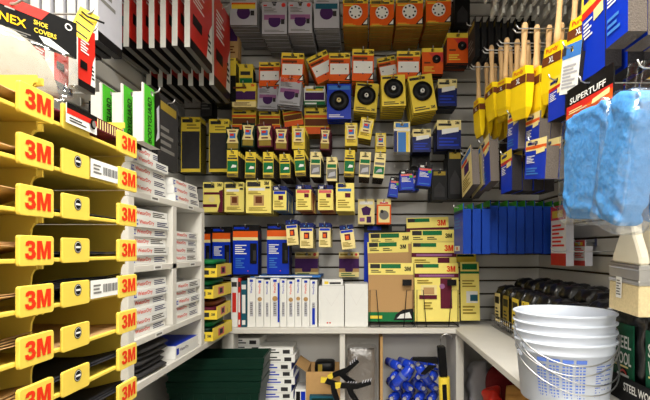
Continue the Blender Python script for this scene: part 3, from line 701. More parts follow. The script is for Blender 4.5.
# sixth row
cluster('yellow_maroon', 203, 223, 182, 212, 9, 2.25, 'yellow and maroon sandpaper pack, left end of sixth row', jit=.01, pitch=.022)
cluster('yellow_kraft', 224.5, 244, 182, 212, 9, 2.23, 'yellow sandpaper pack with brown square, narrower of two', jit=.01, pitch=.022)
cluster('yellow_kraft', 246, 271, 180, 213, 10, 2.19, 'yellow sandpaper pack with brown square, wider of two', jit=.01, pitch=.022)
cluster('sponge_blue', 273, 286.5, 186, 210, 8, 2.20, 'pale blue sponge with yellow front, sixth row', jit=.03)
cluster('sponge_red', 296, 311, 185, 210, 8, 2.18, 'salmon sponge with yellow front, left of two', jit=.03)
cluster('sponge_red', 318, 333, 185, 210, 8, 2.20, 'salmon sponge with yellow front, right of two', jit=.03)
cluster('sponge_yellow', 336, 354, 183, 211, 8, 2.18, 'yellow sponge pack at right end of sixth row', jit=.04)
cluster('cream_purple', 358, 374.5, 199, 224, 2, 2.34, 'cream pack with purple detail sheet', jit=.02)
cluster('red_grey', 377, 391, 199, 224, 2, 2.34, 'red framed pack with grey round picture', jit=.02)
# seventh row: big blue packs and small cards
cluster('big_blue', 196, 211, 228, 277, 3, 2.36, 'tall blue screen pack, first from left and half hidden', jit=.01)
cluster('big_blue', 212.5, 231, 227, 277, 3, 2.34, 'tall blue screen pack, second from left', jit=.01)
cluster('big_blue', 233, 259, 225, 276, 4, 2.28, 'tall blue screen pack, third from left', jit=.01)
cluster('big_blue', 267, 290, 224, 276, 4, 2.30, 'tall blue screen pack, fourth from left', jit=.01)
for q, (a, c, y0, y1) in enumerate(((285.5, 297, 220, 245), (300, 313, 223, 248), (319, 330.5, 223, 247), (339.5, 353, 225, 249))):
    cluster('small_card', a, c, y0, y1, 7, 2.17, 'small cream abrasive pack with navy top, %s of four' % ('first', 'second', 'third', 'last')[q], roll=(-.08, 0, .0, -.12)[q], jit=.02)
cluster('purple_sheet', 295, 318, 252, 277, 3, 2.40, 'cream pack with wide purple sheet, left one above boxes', jit=0)
cluster('purple_sheet', 339, 359, 252, 277, 3, 2.40, 'cream pack with wide purple sheet, right one above boxes', jit=0)

# ---------------------------------------------------------------- packs on the side walls
kind('red_cloth', 'drop_cloth_pack', 'drop cloth', FOLD, REDP, [('r', 0, 0, 1, .11, BLACK), ('p', [(.72, .11), (1, .11), (1, .62), (.86, .5)], WHITE), ('l', .78, .2, .95, .45, BLACK, 4), ('l', .12, .55, .6, .85, WHITE, 7), ('r', .1, .3, .5, .42, BLACK)], t=0.020, bottom=MGREY, bodyname='folded_cloth')
kind('grey_cloth', 'drop_cloth_pack', 'drop cloth', FOLD, GREYC, [('r', 0, 0, 1, .10, BLACK), ('l', .1, .4, .7, .8, MGREY, 5)], t=0.022, bottom=DGREY, bodyname='folded_cloth')
kind('bodyguard', 'coverall_pack', 'coverall', FOLD, LIME, [('r', .0, 0, .06, 1, FOLD), ('t', 'BODYGUARD', .36, .42, .16, BLACK, 1.15, True), ('r', .62, 0, 1, 1, BLACK), ('p', [(.7, .1), (.8, .3), (.75, .7), (.9, .8), (.92, .2)], GREYC)], t=0.026, bodyname='folded_coverall')
kind('sb_yellow', 'sanding_sponge', 'sponge', SPONGEL, CREAM, [('r', .05, .84, .95, .96, SKY), ('r', .05, .74, .6, .82, RED), ('r', .3, .45, .75, .7, PURPLE), ('l', .12, .08, .85, .4, OLIVE, 5)], t=0.030, bodyname='sponge_block')
kind('sb_blue', 'sanding_sponge', 'sponge', SPONGEL, BLUE, [('r', 0, .72, 1, 1, CREAM), ('r', 0, .76, 1, .84, ORANGE), ('r', .1, .87, .6, .94, NAVY), ('p', [(.55, .62), (.95, .66), (.95, .78), (.55, .74)], CREAM), ('l', .1, .4, .5, .6, WHITE, 5), ('l', .1, .1, .7, .3, SKY, 3)], t=0.034, bodyname='sponge_block')
kind('sb_blue2', 'sanding_sponge', 'sponge', SPONGED, BLUE, [('r', 0, .70, 1, .78, REDP), ('r', 0, .78, 1, 1, YCARD), ('r', .1, .86, .5, .93, NAVY), ('p', [(.55, .58), (.95, .6), (.95, .72), (.55, .70)], CREAM), ('l', .1, .45, .5, .66, WHITE, 5)], t=0.034, bodyname='sponge_block')
kind('sb_dark', 'sanding_sponge', 'sponge', SPONGED, DGREY, [('r', .1, .1, .9, .9, SPONGED)], t=0.034, bodyname='sponge_block')
kind('sb_white', 'sanding_sponge', 'sponge', SPONGED, WHITE, [('r', 0, .72, 1, 1, SKY), ('l', .1, .1, .9, .6, GREYC, 7), ('r', .02, .8, .2, .97, DGREY)], t=0.03, bodyname='sponge_block')
kind('blue_sleeve', 'blue_trim_pack', 'trim pack', M('blue_sleeve_side', (18, 58, 150), .45), BLUE, [('r', 0, .86, 1, 1, LIME), ('r', .0, .82, 1, .88, NAVY), ('l', .1, .5, .8, .76, SKY, 4), ('r', .1, .06, .7, .16, WHITE), ('r', .3, .08, .5, .14, REDP)], t=0.034, bodyname='sleeve')
kind('red_box', 'glue_pack', 'carton', GREYC, WHITE, [('r', 0, 0, 1, .2, REDP), ('r', 0, .76, 1, 1, REDP), ('r', .1, .8, .8, .92, YCARD), ('l', .1, .3, .9, .7, RED, 6)], t=0.03)

def side(kd, Xp, px_near, px_far, py0, py1, n, desc, pitch=None, roll=0.0, jit=0.02, hook=True, w=None, prefix=None):
    sgn = 1 if Xp > 0 else -1
    dn = F * abs(Xp) / abs(px_near - VX)
    df = F * abs(Xp) / abs(px_far - VX) if w is None else dn + w
    wd = df - dn; s = F / dn; h = (py1 - py0) / s
    z = EYE + (VY - py0) / s - TOP
    parts, body, t = build_kind(kd, wd, h)
    k = K[kd]
    wallx = XR if sgn > 0 else XL
    pit = pitch or t * 1.12
    n = max(1, min(n, int((abs(wallx) - 0.006 - abs(Xp) - t) / pit) + 1))
    r = random.Random(int(px_near * 7 + py0))
    rz = -PI / 2 if sgn > 0 else PI / 2
    y = (dn + df) / 2
    for i in range(n):
        xx = Xp + sgn * (t / 2 + i * pit)
        ry = roll + (0 if i == 0 else r.uniform(-jit, jit))
        if i == 0:
            thing(k['nm'], parts if len(parts) > 1 else parts[0][1], (xx, y, z), (0, ry, rz), desc + (', outermost on its hook' if n > 1 else ''), k['cat'], desc)
        else:
            # behind the outer pack the sides still show, each a full pack
            thing(k['nm'], body, (xx, y + r.uniform(-.004, .004), z - (r.uniform(0, .004) if jit else 0)), (0, ry, rz), desc + ', %s behind the outermost one' % ORD[i - 1], k['cat'], desc)
    if hook:
        L = abs(wallx) - abs(Xp) + 0.022
        thing('peg_hook', hook_mesh(L), (wallx, y, z + 0.002), (0, 0, rz), 'wire hook carrying the ' + short(desc), 'hook', 'slatwall hooks')

# left wall
side('red_cloth', -0.608, 190, 212, -42, 47, 8, 'red drop cloth pack, upper near row on left wall', pitch=.043, jit=.03)
side('red_cloth', -0.615, 214, 230, -10, 85, 7, 'red drop cloth pack, lower far row on left wall', pitch=.044, jit=.03)
side('grey_cloth', -0.70, 98, 122, -60, 40, 6, 'pale grey drop cloth pack left of the red row', pitch=.032, jit=.03)
side('red_cloth', -0.60, 78, 95, 20, 85, 3, 'small red pack left of the coverall packs', pitch=.05, jit=.02)
side('bodyguard', -0.554, 143, 0, 82, 141, 3, 'white coverall pack with green side strip, left wall', pitch=.053, jit=.01, w=.104)
side('pad_black', -0.64, 158, 178, 92, 165, 6, 'dark foam pad pack above the cabinet', pitch=.04, jit=.03)

# right wall: sponges
side('sb_yellow', 0.45, 471, 461, 148, 190, 2, 'grey sponge with cream label, far end of right wall', pitch=.042, roll=-.18, jit=.01)
side('sb_dark', 0.64, 508, 499, 136, 186, 4, 'dark sponge between cream and blue sponges', jit=.02)
side('sb_blue', 0.50, 489, 479, 136, 185, 1, 'blue sponge pack, furthest of the lower blue ones', roll=-.14)
side('sb_blue2', 0.52, 512, 501, 148, 190, 4, 'blue sponge with dark side, second of lower blue ones', pitch=.037, roll=-.0)
side('sb_blue', 0.49, 547, 526, 132, 174, 6, 'blue sponge with grey side, nearest of lower blue ones', pitch=.037, roll=.14, jit=.03)
side('sb_blue', 0.54, 540, 526, 108, 148, 5, 'blue sponge hanging under the yellow brushes', pitch=.037, roll=.12, jit=.03)
side('sb_blue', 0.52, 519, 508, 106, 146, 4, 'blue sponge with grey side below first brushes', pitch=.037, roll=.10, jit=.03)
side('sb_blue2', 0.51, 566, 549, 68, 112, 6, 'blue sponge with dark side behind the blue cover bags', pitch=.037, roll=.08, jit=.03)
side('sb_white', 0.49, 582, 563, 34, 84, 1, 'dark sponge with white label tilted at upper right', roll=.24)
side('sb_blue2', 0.50, 605, 582, -30, 66, 3, 'tall blue sponge pack, left of two at upper right', pitch=.045, jit=.01)
side('sb_blue', 0.47, 628, 606, -70, 31, 7, 'tall blue sponge pack, right of two at upper right', pitch=.037, jit=.02)
side('sb_dark', 0.58, 660, 632, 10, 56, 6, 'dark sponge pack at the upper right edge', pitch=.040, jit=.02)
# blue trim sleeves
side('blue_sleeve', 0.43, 463, 454, 203, 254, 3, 'blue trim pack with lime top, set apart at left end', pitch=.040, jit=.0, hook=True)
side('blue_sleeve', 0.555, 490, 476, 200, 253, 9, 'blue trim pack in the dense row on right wall', pitch=.038, jit=.012)
side('red_box', 0.80, 566, 551, 204, 266, 1, 'red and white glue carton on right wall, left one', jit=.02)
side('red_box', 0.88, 585, 574, 240, 266, 1, 'red and white glue carton on right wall, right one', jit=.02)
side('red_box', 0.90, 636, 623, 226, 263, 1, 'red and yellow carton behind the white brush', jit=.02)

# ---------------------------------------------------------------- paint brushes in yellow keepers
BRC = M('brush_keeper_yellow', (240, 204, 24), 0.4, var=.06, coat=.3)
def keeper_brush(w, h, hl):
    t = 0.026
    b = MB()
    # keeper: folded card wedge, narrowing to its fold at the bottom, local origin at hole of the handle top
    z1 = -hl; z0 = -hl - h
    sec = [(z1, 0.8, 1.0), (z1 - h * .35, 1.0, 1.0), (z1 - h * .8, 1.0, .8), (z0, .82, .3)]
    base = len(b.v)
    for z, ws, ts in sec:
        for sx, sy in ((-1, -1), (1, -1), (1, 1), (-1, 1)): b.v.append((sx * w / 2 * ws, sy * t / 2 * ts, z))
    for k in range(len(sec) - 1):
        for q in range(4): b.face((base + k * 4 + q, base + k * 4 + (q + 1) % 4, base + (k + 1) * 4 + (q + 1) % 4, base + (k + 1) * 4 + q), BRC)
    b.face((base, base + 1, base + 2, base + 3), BRC); e = base + 4 * (len(sec) - 1); b.face((e + 3, e + 2, e + 1, e), BRC)
    p = MB()
    y = -t / 2 - 0.0006
    p.rect(-w * .48, w * .48, z1 - h * .33, z1 - h * .17, y, BROWN)
    p.text('XL', 0, z1 - h * .25, h * .1, y - .0004, WHITE)
    p.text('Purdy', 0, z1 - h * .09, h * .10, y, REDP, wid=w * .62)
    for sx in (-1, 1): p.quad((sx * (w / 2 + .0006), -t / 2, z1 - h * .33), (sx * (w / 2 + .0006), t / 2, z1 - h * .33), (sx * (w / 2 + .0006), t / 2, z1 - h * .17), (sx * (w / 2 + .0006), -t / 2, z1 - h * .17), BROWN)
    hd = MB(); hd.lathe([(.006, 0.012), (.0095, 0.004), (.0095, -.02), (.0075, -hl * .5), (.010, -hl * .85), (.012, -hl + .001)], WOOD, 10)
    return [('keeper_sleeve', b.mesh('keeper_sleeve'), [('brown_print', p.mesh('brown_print'))]), ('handle', hd.mesh('handle'))]
def brushes(Xp, px_near, w, py_top_handle, py_keep, py_bot, n, desc, pitch=.032, roll=0.0):
    dn = F * Xp / (px_near - VX); s = F / dn
    hl = (py_keep - py_top_handle) / s; h = (py_bot - py_keep) / s
    parts = keeper_brush(w, h, hl)
    z = EYE + (VY - py_top_handle) / s; y = dn + w / 2
    r = random.Random(int(px_near))
    n = min(n, int((XR - .03 - Xp) / pitch) + 1)
    for i in range(n):
        xx = Xp + 0.013 + i * pitch
        thing('paint_brush', parts, (xx, y, z - r.uniform(0, .01) * (i > 0)), (r.uniform(-.008, .008), roll + r.uniform(-.05, .05), -PI / 2 + .11),
              desc + (', outermost on its hook' if i == 0 else ', %s behind the outermost one' % ORD[i - 1]), 'paint brush', desc)
    b = MB(); L = XR - Xp + .02
    for o in (-.013, .013): b.tube([(o, 0, 0), (o, -L * .6, 0), (o, -L + .01, 0), (o, -L, .012)], .0022, CHROME, 6)
    p = MB().box(-.02, .02, -.004, -.0005, -.012, .016, CHROME)
    thing('brush_hook', [('wire_arm', b.mesh('wire_arm')), ('wall_clip', p.mesh('wall_clip'))], (XR, y, z - 0.012), (0, 0, -PI / 2), 'double wire hook carrying the ' + short(desc), 'hook', 'slatwall hooks')
brushes(0.49, 477, .070, 62, 98, 136, 6, 'small yellow-sleeved brush, furthest on right wall', pitch=.036, roll=-.03)
brushes(0.50, 491, .080, 44, 82, 118, 8, 'yellow-sleeved brush, second hook from the back', pitch=.036, roll=-.08)
brushes(0.51, 507, .085, 36, 74, 110, 8, 'yellow-sleeved brush, third hook from the back', pitch=.037, roll=.08)
brushes(0.50, 527, .110, 18, 60, 112, 8, 'yellow-sleeved brush, fourth hook from the back', pitch=.038, roll=.10)
brushes(0.55, 566, .11, -40, 32, 92, 6, 'yellow-sleeved brush, fifth hook from the back', pitch=.042, roll=.10)
brushes(0.56, 596, .11, -70, 0, 62, 5, 'large yellow-sleeved brush, nearest on right wall', pitch=.044, roll=.12)

# putty knives: two rows at the very top right
def knife(sc=1.0):
    b = MB(); b.prism([(-.008, -.12), (.008, -.12), (.011, -.06), (.009, .006), (-.009, .006), (-.011, -.06)], -.007, .007, BLACK)
    bl = MB(); bl.prism([(-.010, -.12), (.010, -.12), (.034, -.20), (-.034, -.20)], -.001, .001, CHROME)
    tg = MB().box(-.030, .030, -.0045, .0045, -.235, -.201, WHITE)
    return [('handle', b.mesh('handle', .002)), ('blade', bl.mesh('blade')), ('blade_guard', tg.mesh('blade_guard'))]
KN = knife()
def knives(X0, d, pyb, n, pitch, desc):
    z = EYE + (VY - pyb) / F * d + .235
    for i in range(n):
        thing('putty_knife', KN, (X0 + i * pitch, d + .004 * (i % 2), z), (0, .04 * ((i * 7) % 3 - 1), -PI / 2), desc + ', %s from left' % ORD[i], 'putty knife', desc)
    thing('peg_hook', hook_mesh(XR - X0 + .03), (XR, d, z + .011), (0, 0, -PI / 2), 'wire hook carrying the ' + short(desc), 'hook', 'slatwall hooks')
knives(.56, 1.98, 16, 10, .037, 'putty knife with black handle in the lower top-right row')
knives(.50, 1.98 - .12, 1, 10, .040, 'putty knife with black handle in the upper top-right row')
side('pad_black', 0.50, 475, 468, 16, 56, 9, 'dark tool pack in the corner below the putty knives', pitch=.03, jit=.05)

# ---------------------------------------------------------------- blue cover bags, brush, near right
def cover_bag(w, h, head, seed, text='SUPERTUFF'):
    """origin at euro hole of the header card; front -y"""
    parts = []
    if head:
        b, X, Z, y0 = pack_mb(w * .92, head, .003, BLACK, BLACK, [('r', 0, 0, 1, .42, REDP), ('p', [(0, .0), (1, .0), (1, .3), (0, .12)], ORANGE), ('t', text, .48, .56, .20, WHITE, .78), ('p', [(.6, .12), (.95, .2), (.95, .36), (.62, .26)], CREAM), ('l', .08, .12, .5, .26, CREAM, 2)])
        parts.append(('header_card', b.mesh('header_card')))
    rnd = random.Random(seed)
    if not head: h -= .03
    z0 = TOP - head - h if head else -.026 - h
    b = MB(); n, m = 64, 60
    cz = z0 + h / 2 + (0.012 if head else 0)
    b.pillow(0, .012, cz, w * .45, .021, h * .47, BLUEF, n, m, .30)
    for i, v in enumerate(b.v):
        x, y, z = v
        q = .005 * abs(math.sin(x * 38 + z * 26 + seed + math.sin(z * 25))) ** .6 + .0045 * abs(math.sin(z * 52 - x * 24 + 2 * seed + 1.4 * math.sin(x * 40))) ** .5 + .0018 * math.sin(x * 150 + z * 190 + seed) - .005
        b.v[i] = (x + .3 * q, y + q * (1 if y > .012 else -1), z + .2 * q)
    parts.append(('folded_cover', b.mesh('folded_cover')))
    if not head:                            # clear sealed neck with the hanging hole
        g = MB()
        for c_ in cut(-w * .35, w * .35, -.03, TOP): g.box(c_[0], c_[1], .010, .012, c_[2], c_[3], FILM)
        parts.append(('sealed_neck', g.mesh('sealed_neck')))
    f = MB(); f.pillow(0, .012, cz - .006, w * .5, .028, h * .505, FILMB, 40, 36, .26)
    for i, v in enumerate(f.v):
        x, y, z = v
        q = .003 * abs(math.sin(x * 60 + z * 34 + seed)) + .003 * math.sin(z * 110 - x * 70) + .002 * math.sin(z * 60 + x * 130)
        f.v[i] = (x + .4 * q, y + q * (1 if y > .012 else -1), z + .3 * q)
    parts.append(('plastic_bag', f.mesh('plastic_bag')))
    return parts
def bag(Xp, px_near, px_far, py0, pyh, py1, desc, seed, roll=0.0, yaw=0.0):
    dn = F * Xp / (px_near - VX); df = F * Xp / (px_far - VX); dm = (dn + df) / 2; s = F / dm
    w = df - dn
    head = (pyh - py0) / s; h = (py1 - pyh) / s
    z = EYE + (VY - py0) / s - TOP
    thing('shoe_cover_bag', cover_bag(w, h, head, seed), (Xp, dm, z), (0, roll, -PI / 2 + yaw), desc, 'cover bag', 'bagged blue covers')
    thing('peg_hook', hook_mesh(XR - Xp + (.02 if head > .01 else -.006), .0016), (XR, dm, z + .002), (0, 0, -PI / 2), 'wire hook behind the ' + short(desc.replace('bag of ', '')), 'hook', 'slatwall hooks')
bag(0.48, 617, 566, 78, 110, 228, 'bag of blue covers with red and black header card', 1, roll=.06)
bag(0.44, 654, 616, 62, 62, 226, 'bag of blue covers in the middle, tilted', 4, roll=.29)
bag(0.50, 690, 645, 70, 70, 222, 'bag of blue covers at the right edge of view', 9, roll=.28)

def flat_brush(w):
    hd = MB()
    prof = [(.47, 0), (.45, -.016), (.36, -.036), (.24, -.06), (.17, -.09), (.14, -.13), (.16, -.20), (.12, -.24)]
    # z measured up from ferrule top: build mirrored outline
    pts = [(-w * a, -z) for a, z in prof] + [(w * a, -z) for a, z in reversed(prof)]
    hd.prism(pts[::-1], -.011, .011, IVORY)
    fe = MB().box(-w * .5, w * .5, -.014, .014, -.042, .0, CHROME)
    for z in (-.008, -.034): fe.box(-w * .505, w * .505, -.0155, .0155, z - .003, z + .003, CHROME)
    br = MB(); br.prism([(-w * .49, -.042), (w * .49, -.042), (w * .50, -.105), (-w * .50, -.105)], -.013, .013, BRISTLE)
    tg = MB().box(-w * .2, -w * .02, -.0165, -.0158, -.075, -.03, WHITE); tg.lines(-w * .18, -w * .04, -.07, -.035, -.0168, MGREY, 6)
    return [('handle', hd.mesh('handle', .004)), ('ferrule', fe.mesh('ferrule', .0015)), ('bristles', br.mesh('bristles', .002)), ('price_label', tg.mesh('price_label'))]
FBR = flat_brush(.115)
for i in range(3):
    d0 = 0.985
    z = EYE + (VY - 263) / F * 1.03
    thing('flat_brush', FBR, (.575 + i * .045, 1.0 - .012 * i, z + .012 * i), (0, .05, -PI / 2), 'wide ivory-handled chip brush over the steel wool, %s' % ('outermost', 'behind the outermost', 'nearest the wall')[i], 'paint brush', 'wide chip brushes on right wall')
thing('peg_hook', hook_mesh(XR - .555), (XR, 1.0, EYE + .05 + .22), (0, 0, -PI / 2), 'wire hook carrying the wide ivory-handled chip brushes', 'hook', 'slatwall hooks')
thing('peg_hook', hook_mesh(.32), (XR, 1.55, 1.195), (0, 0, -PI / 2), 'bare wire hook on right wall above black wool bags', 'hook', 'slatwall hooks')

# ---------------------------------------------------------------- nested buckets
BX, BY = 0.520, 1.20
def bucket(prn):
    H, RT, RB = .150, .118, .102
    b = MB(); b.lathe([(RB - .002, .004), (RB, 0), (RB + .002, .003), (RT - .003, H - .028), (RT, H - .027), (RT, H - .022), (RT - .002, H - .020), (RT + .001, H - .006), (RT + .0055, H - .003), (RT + .006, H), (RT + .002, H + .002), (RT - .003, H - .002), (RT - .005, H - .03), (RB - .004, .006), (RB - .004, .005), (.001, .005)], BUCK, 48, cap=False)
    i = b.add([(RB * math.cos(2 * PI * k / 48) * .985, RB * math.sin(2 * PI * k / 48) * .985, .002) for k in range(48)]); b.face(range(i, i + 48), BUCK)
    parts = [('bucket_wall', b.mesh('bucket_wall'))]
    hd = MB()
    R = RT + .007
    a0 = 0.35
    ptsl = []
    for k in range(25):
        t = PI * k / 24
        # bail falls forward and down in front of the wall
        ptsl.append((-R * math.cos(t), -(R * .99) * math.sin(t) * 1.01, H - .034 - .078 * math.sin(t)))
    ptsl[0] = (-R + .004, 0, H - .034); ptsl[-1] = (R - .004, 0, H - .034)
    hd.tube(ptsl, .0016, CHROME, 6)
    parts.append(('wire_handle', hd.mesh('wire_handle')))
    for sx in (-1, 1):
        e = MB(); e.box(sx * RT - .004, sx * RT + .006, -.008, .008, H - .042, H - .028, BUCK); parts.append(('handle_ear', e.mesh('handle_ear', .002)))
    if prn:
        p = MB(); p_tab = p; p_sc = MB()
        def patch(a0, a1, z0, z1, mat=PBLUE, n=3):
            for k in range(n):
                t0 = a0 + (a1 - a0) * k / n; t1 = a0 + (a1 - a0) * (k + 1) / n
                q = []
                for (t, z) in ((t0, z0), (t1, z0), (t1, z1), (t0, z1)):
                    r = RB + (RT - RB) * z / H + .0012
                    q.append((r * math.cos(t), r * math.sin(t), z))
                cur[0].quad(*q, mat)
        cur = [p_tab]
        # ratio tables on the left, graduated scale on the right (angles measured from +x; front is -y)
        for c in range(4):
            a = -PI * .5 - 1.05 + c * .26
            patch(a, a + .21, .108, .117); 
            for r_ in range(13):
                z = .010 + r_ * .0073
                patch(a, a + .05, z, z + .0038, n=1); patch(a + .075, a + .11, z, z + .0038, n=1); patch(a + .135, a + .19, z, z + .0038, n=1)
            patch(a - .012, a - .006, .01, .094, n=1)
        cur[0] = p_sc
        for r_ in range(18):
            z = .01 + r_ * .0056
            patch(-PI * .5 + .16, -PI * .5 + .16 + (.14 if r_ % 2 else .22), z, z + .0022, n=1)
            if r_ % 2 == 0: patch(-PI * .5 + .42, -PI * .5 + .62, z, z + .0026, n=1)
        parts.append(('ratio_table', p_tab.mesh('ratio_table'))); parts.append(('volume_scale', p_sc.mesh('volume_scale')))
    return parts
bn = ('bottom', 'second', 'third', 'top')
BK = [bucket(True), bucket(False)]
for k in range(4):
    thing('mixing_bucket', BK[0] if k == 0 else BK[1], (BX, BY, ZC + .001 + k * .0225), (0, 0, (.10, .25, -.2, -.1)[k]), 'translucent white mixing bucket, %s of the nested stack' % bn[k] if k else 'translucent white mixing bucket with blue printed scale, bottom of the stack', 'bucket', 'nested mixing buckets')

# ---------------------------------------------------------------- steel wool: bags in wire basket and near tray
WX0, WX1 = .645, .93
def wire_basket(y0, y1):
    parts = []
    b = MB(); z0, z1 = ZC + .004, ZC + .062
    for z in (z0, (z0 + z1) / 2, z1): b.tube([(WX0, y0, z), (WX0, y1, z), (WX1, y1, z), (WX1, y0, z)], .0018, CHROME, 5, True)
    parts.append(('rim_wire', b.mesh('rim_wire')))
    k = int((y1 - y0) / .03)
    me = MB(); me.tube([(WX0, 0, z1), (WX0, 0, z0), (WX1, 0, z0), (WX1, 0, z1)], .0012, CHROME, 5)
    mm = me.mesh('cross_wire')
    return parts, mm, k
bp, mm, kk = wire_basket(1.42, 2.3)
o = thing('wire_basket', bp, (0, 0, 0), (0, 0, 0), 'low chrome wire basket of wool bags on right worktop', 'basket')
for k in range(kk + 1):
    c = bpy.data.objects.new('cross_wire', mm); COL.objects.link(c); c.parent = o; c.location = (0, 1.42 + .88 * k / kk, 0)
def wool_bag(w, h, t, lab, seed, text=None):
    b = MB(); b.pillow(0, 0, h / 2, w / 2, t / 2, h / 2, STEELB, 30, 26, .5)
    for i, v in enumerate(b.v):
        x, y, z = v; q = .006 * math.sin(x * 90 + seed) * math.sin(z * 70 + 2 * seed) + .003 * math.sin(z * 160 + x * 90) + (.004 * math.sin(x * 260) if z > h * .8 else 0)
        b.v[i] = (x, y + q, z + .5 * q)
    parts = [('bag', b.mesh('bag'))]
    if lab:
        l = MB(); y = -t / 2 - .0055
        l.box(-w * .36, w * .36, y, y + .002, h * .16, h * .82, lab)
        if text:
            l.text('STEEL', 0, h * .62, h * .14, y - .0005, WHITE, wid=w * .58); l.text('WOOL', 0, h * .44, h * .14, y - .0005, WHITE, wid=w * .58)
            l.disc(w * .05, h * .24, w * .16, y - .0008, BLACK, 18); l.disc(w * .05, h * .24, w * .125, y - .0012, REDP, 18); l.disc(w * .05, h * .24, w * .09, y - .0016, BLACK, 18)
            l.rect(-w * .14, w * .24, h * .21, h * .27, y - .002, WHITE)
            l.lines(-w * .28, w * .2, h * .33, h * .37, y - .0005, CREAM, 1)
        else:
            l.rect(-w * .30, w * .30, h * .58, h * .74, y - .0005, BLACK); l.lines(-w * .25, w * .25, h * .2, h * .5, y - .0005, DGREY, 4)
        parts.append(('label', l.mesh('label')))
    return parts
GREYL = M('wool_label_grey', (150, 150, 148), .5)
wl = [(2.215, CREAM, 'cream'), (2.09, OLIVE, 'olive'), (1.965, YCARD, 'yellow'), (1.84, YCARD, 'yellow'), (1.715, GREYL, 'grey'), (1.59, GREYL, 'grey'), (1.475, DGREY, 'dark')]
for k, (y, lb, cn) in enumerate(wl):
    thing('steel_wool_bag', wool_bag(.108, .20, .075, lb, k), (WX0 + .045, y, ZC + .007), (0, .02 * (k % 3 - 1), -PI / 2), 'black wool bag with %s label, number %s from the back in front row' % (cn, ('one', 'two', 'three', 'four', 'five', 'six', 'seven')[k]), 'wool bag', 'wool bags in the wire basket')
wb = wool_bag(.108, .235, .075, None, 3)
for k in range(7):
    thing('steel_wool_bag', wb, (WX0 + .130, 2.21 - .124 * k, ZC + .007), (0, .03 * (k % 3 - 1), -PI / 2), 'plain black wool bag standing in the basket middle row', 'wool bag', 'middle row of black wool bags')
for k in range(7):
    thing('steel_wool_bag', wb, (WX0 + .215, 2.21 - .124 * k, ZC + .007), (0, .03 * (k % 3 - 1), -PI / 2), 'plain black wool bag standing in the basket row by the wall', 'wool bag', 'wall row of black wool bags')
# near black cardboard tray with green bags
TX0, TY0, TY1 = .648, .80, 1.405
b = MB()
TRB = M('tray_black_card', (26, 26, 28), .5)
h = .062
p1 = MB().box(TX0, TX0 + .004, TY0, TY1, ZC + .0015, ZC + h, TRB)
p2 = MB()
# lettering on the -X face, reading toward the viewer
def yz_text(mb, s, yc, zc, hgt, wid, x, mat):
    vs, fs, asp = text2d(s)
    i = mb.add([(x, yc - a * wid, zc + b_ * hgt) for a, b_ in vs])
    for f in fs: mb.face([i + k for k in f], mat)
yz_text(p2, 'STEEL WOOL', 1.09, ZC + .040, .020, .13, TX0 - .0006, WHITE)
p2b = MB()
yz_text(p2b, 'STEEL WOOL', .90, ZC + .040, .020, .13, TX0 - .0006, WHITE)
p3 = MB().box(TX0 + .0045, .93, TY0, TY1, ZC + .0012, ZC + .004, TRB); p4 = MB().box(.926, .93, TY0, TY1, ZC + .0045, ZC + h, TRB)
p5 = MB().box(TX0 + .0045, .9255, TY1 - .004, TY1, ZC + .0045, ZC + h, TRB); p6 = MB().box(TX0 + .0045, .9255, TY0, TY0 + .004, ZC + .0045, ZC + h, TRB)
thing('display_tray', [('front_panel', p1.mesh('front_panel'), [('white_lettering', p2.mesh('white_lettering')), ('white_lettering', p2b.mesh('white_lettering'))]), ('bottom', p3.mesh('bottom')), ('back_panel', p4.mesh('back_panel')), ('end_panel', p5.mesh('end_panel')), ('end_panel', p6.mesh('end_panel'))],
      (0, 0, 0), (0, 0, 0), 'black cardboard display tray lettered STEEL WOOL beside the buckets', 'tray')
SWG = M('wool_label_green', (22, 84, 58), .4, coat=.4)
gb = wool_bag(.140, .225, .080, SWG, 5, True)
for k in range(4):
    thing('steel_wool_bag', gb, (TX0 + .054, 1.326 - .148 * k, ZC + .006), (0, 0, -PI / 2), 'green-labelled black bag of steel wool, %s from the back in tray' % ('first', 'second', 'third', 'fourth')[k], 'wool bag', 'green bags in the display tray')
wb2 = wool_bag(.140, .22, .076, None, 8)
for r_ in range(2):
    for k in range(4):
        thing('steel_wool_bag', wb2, (TX0 + .148 + .088 * r_, 1.326 - .148 * k, ZC + .006), (0, 0, -PI / 2), 'plain black wool bag in the %s row of the cardboard tray' % ('middle', 'rear')[r_], 'wool bag', '%s row of bags in the cardboard tray' % ('middle', 'rear')[r_])

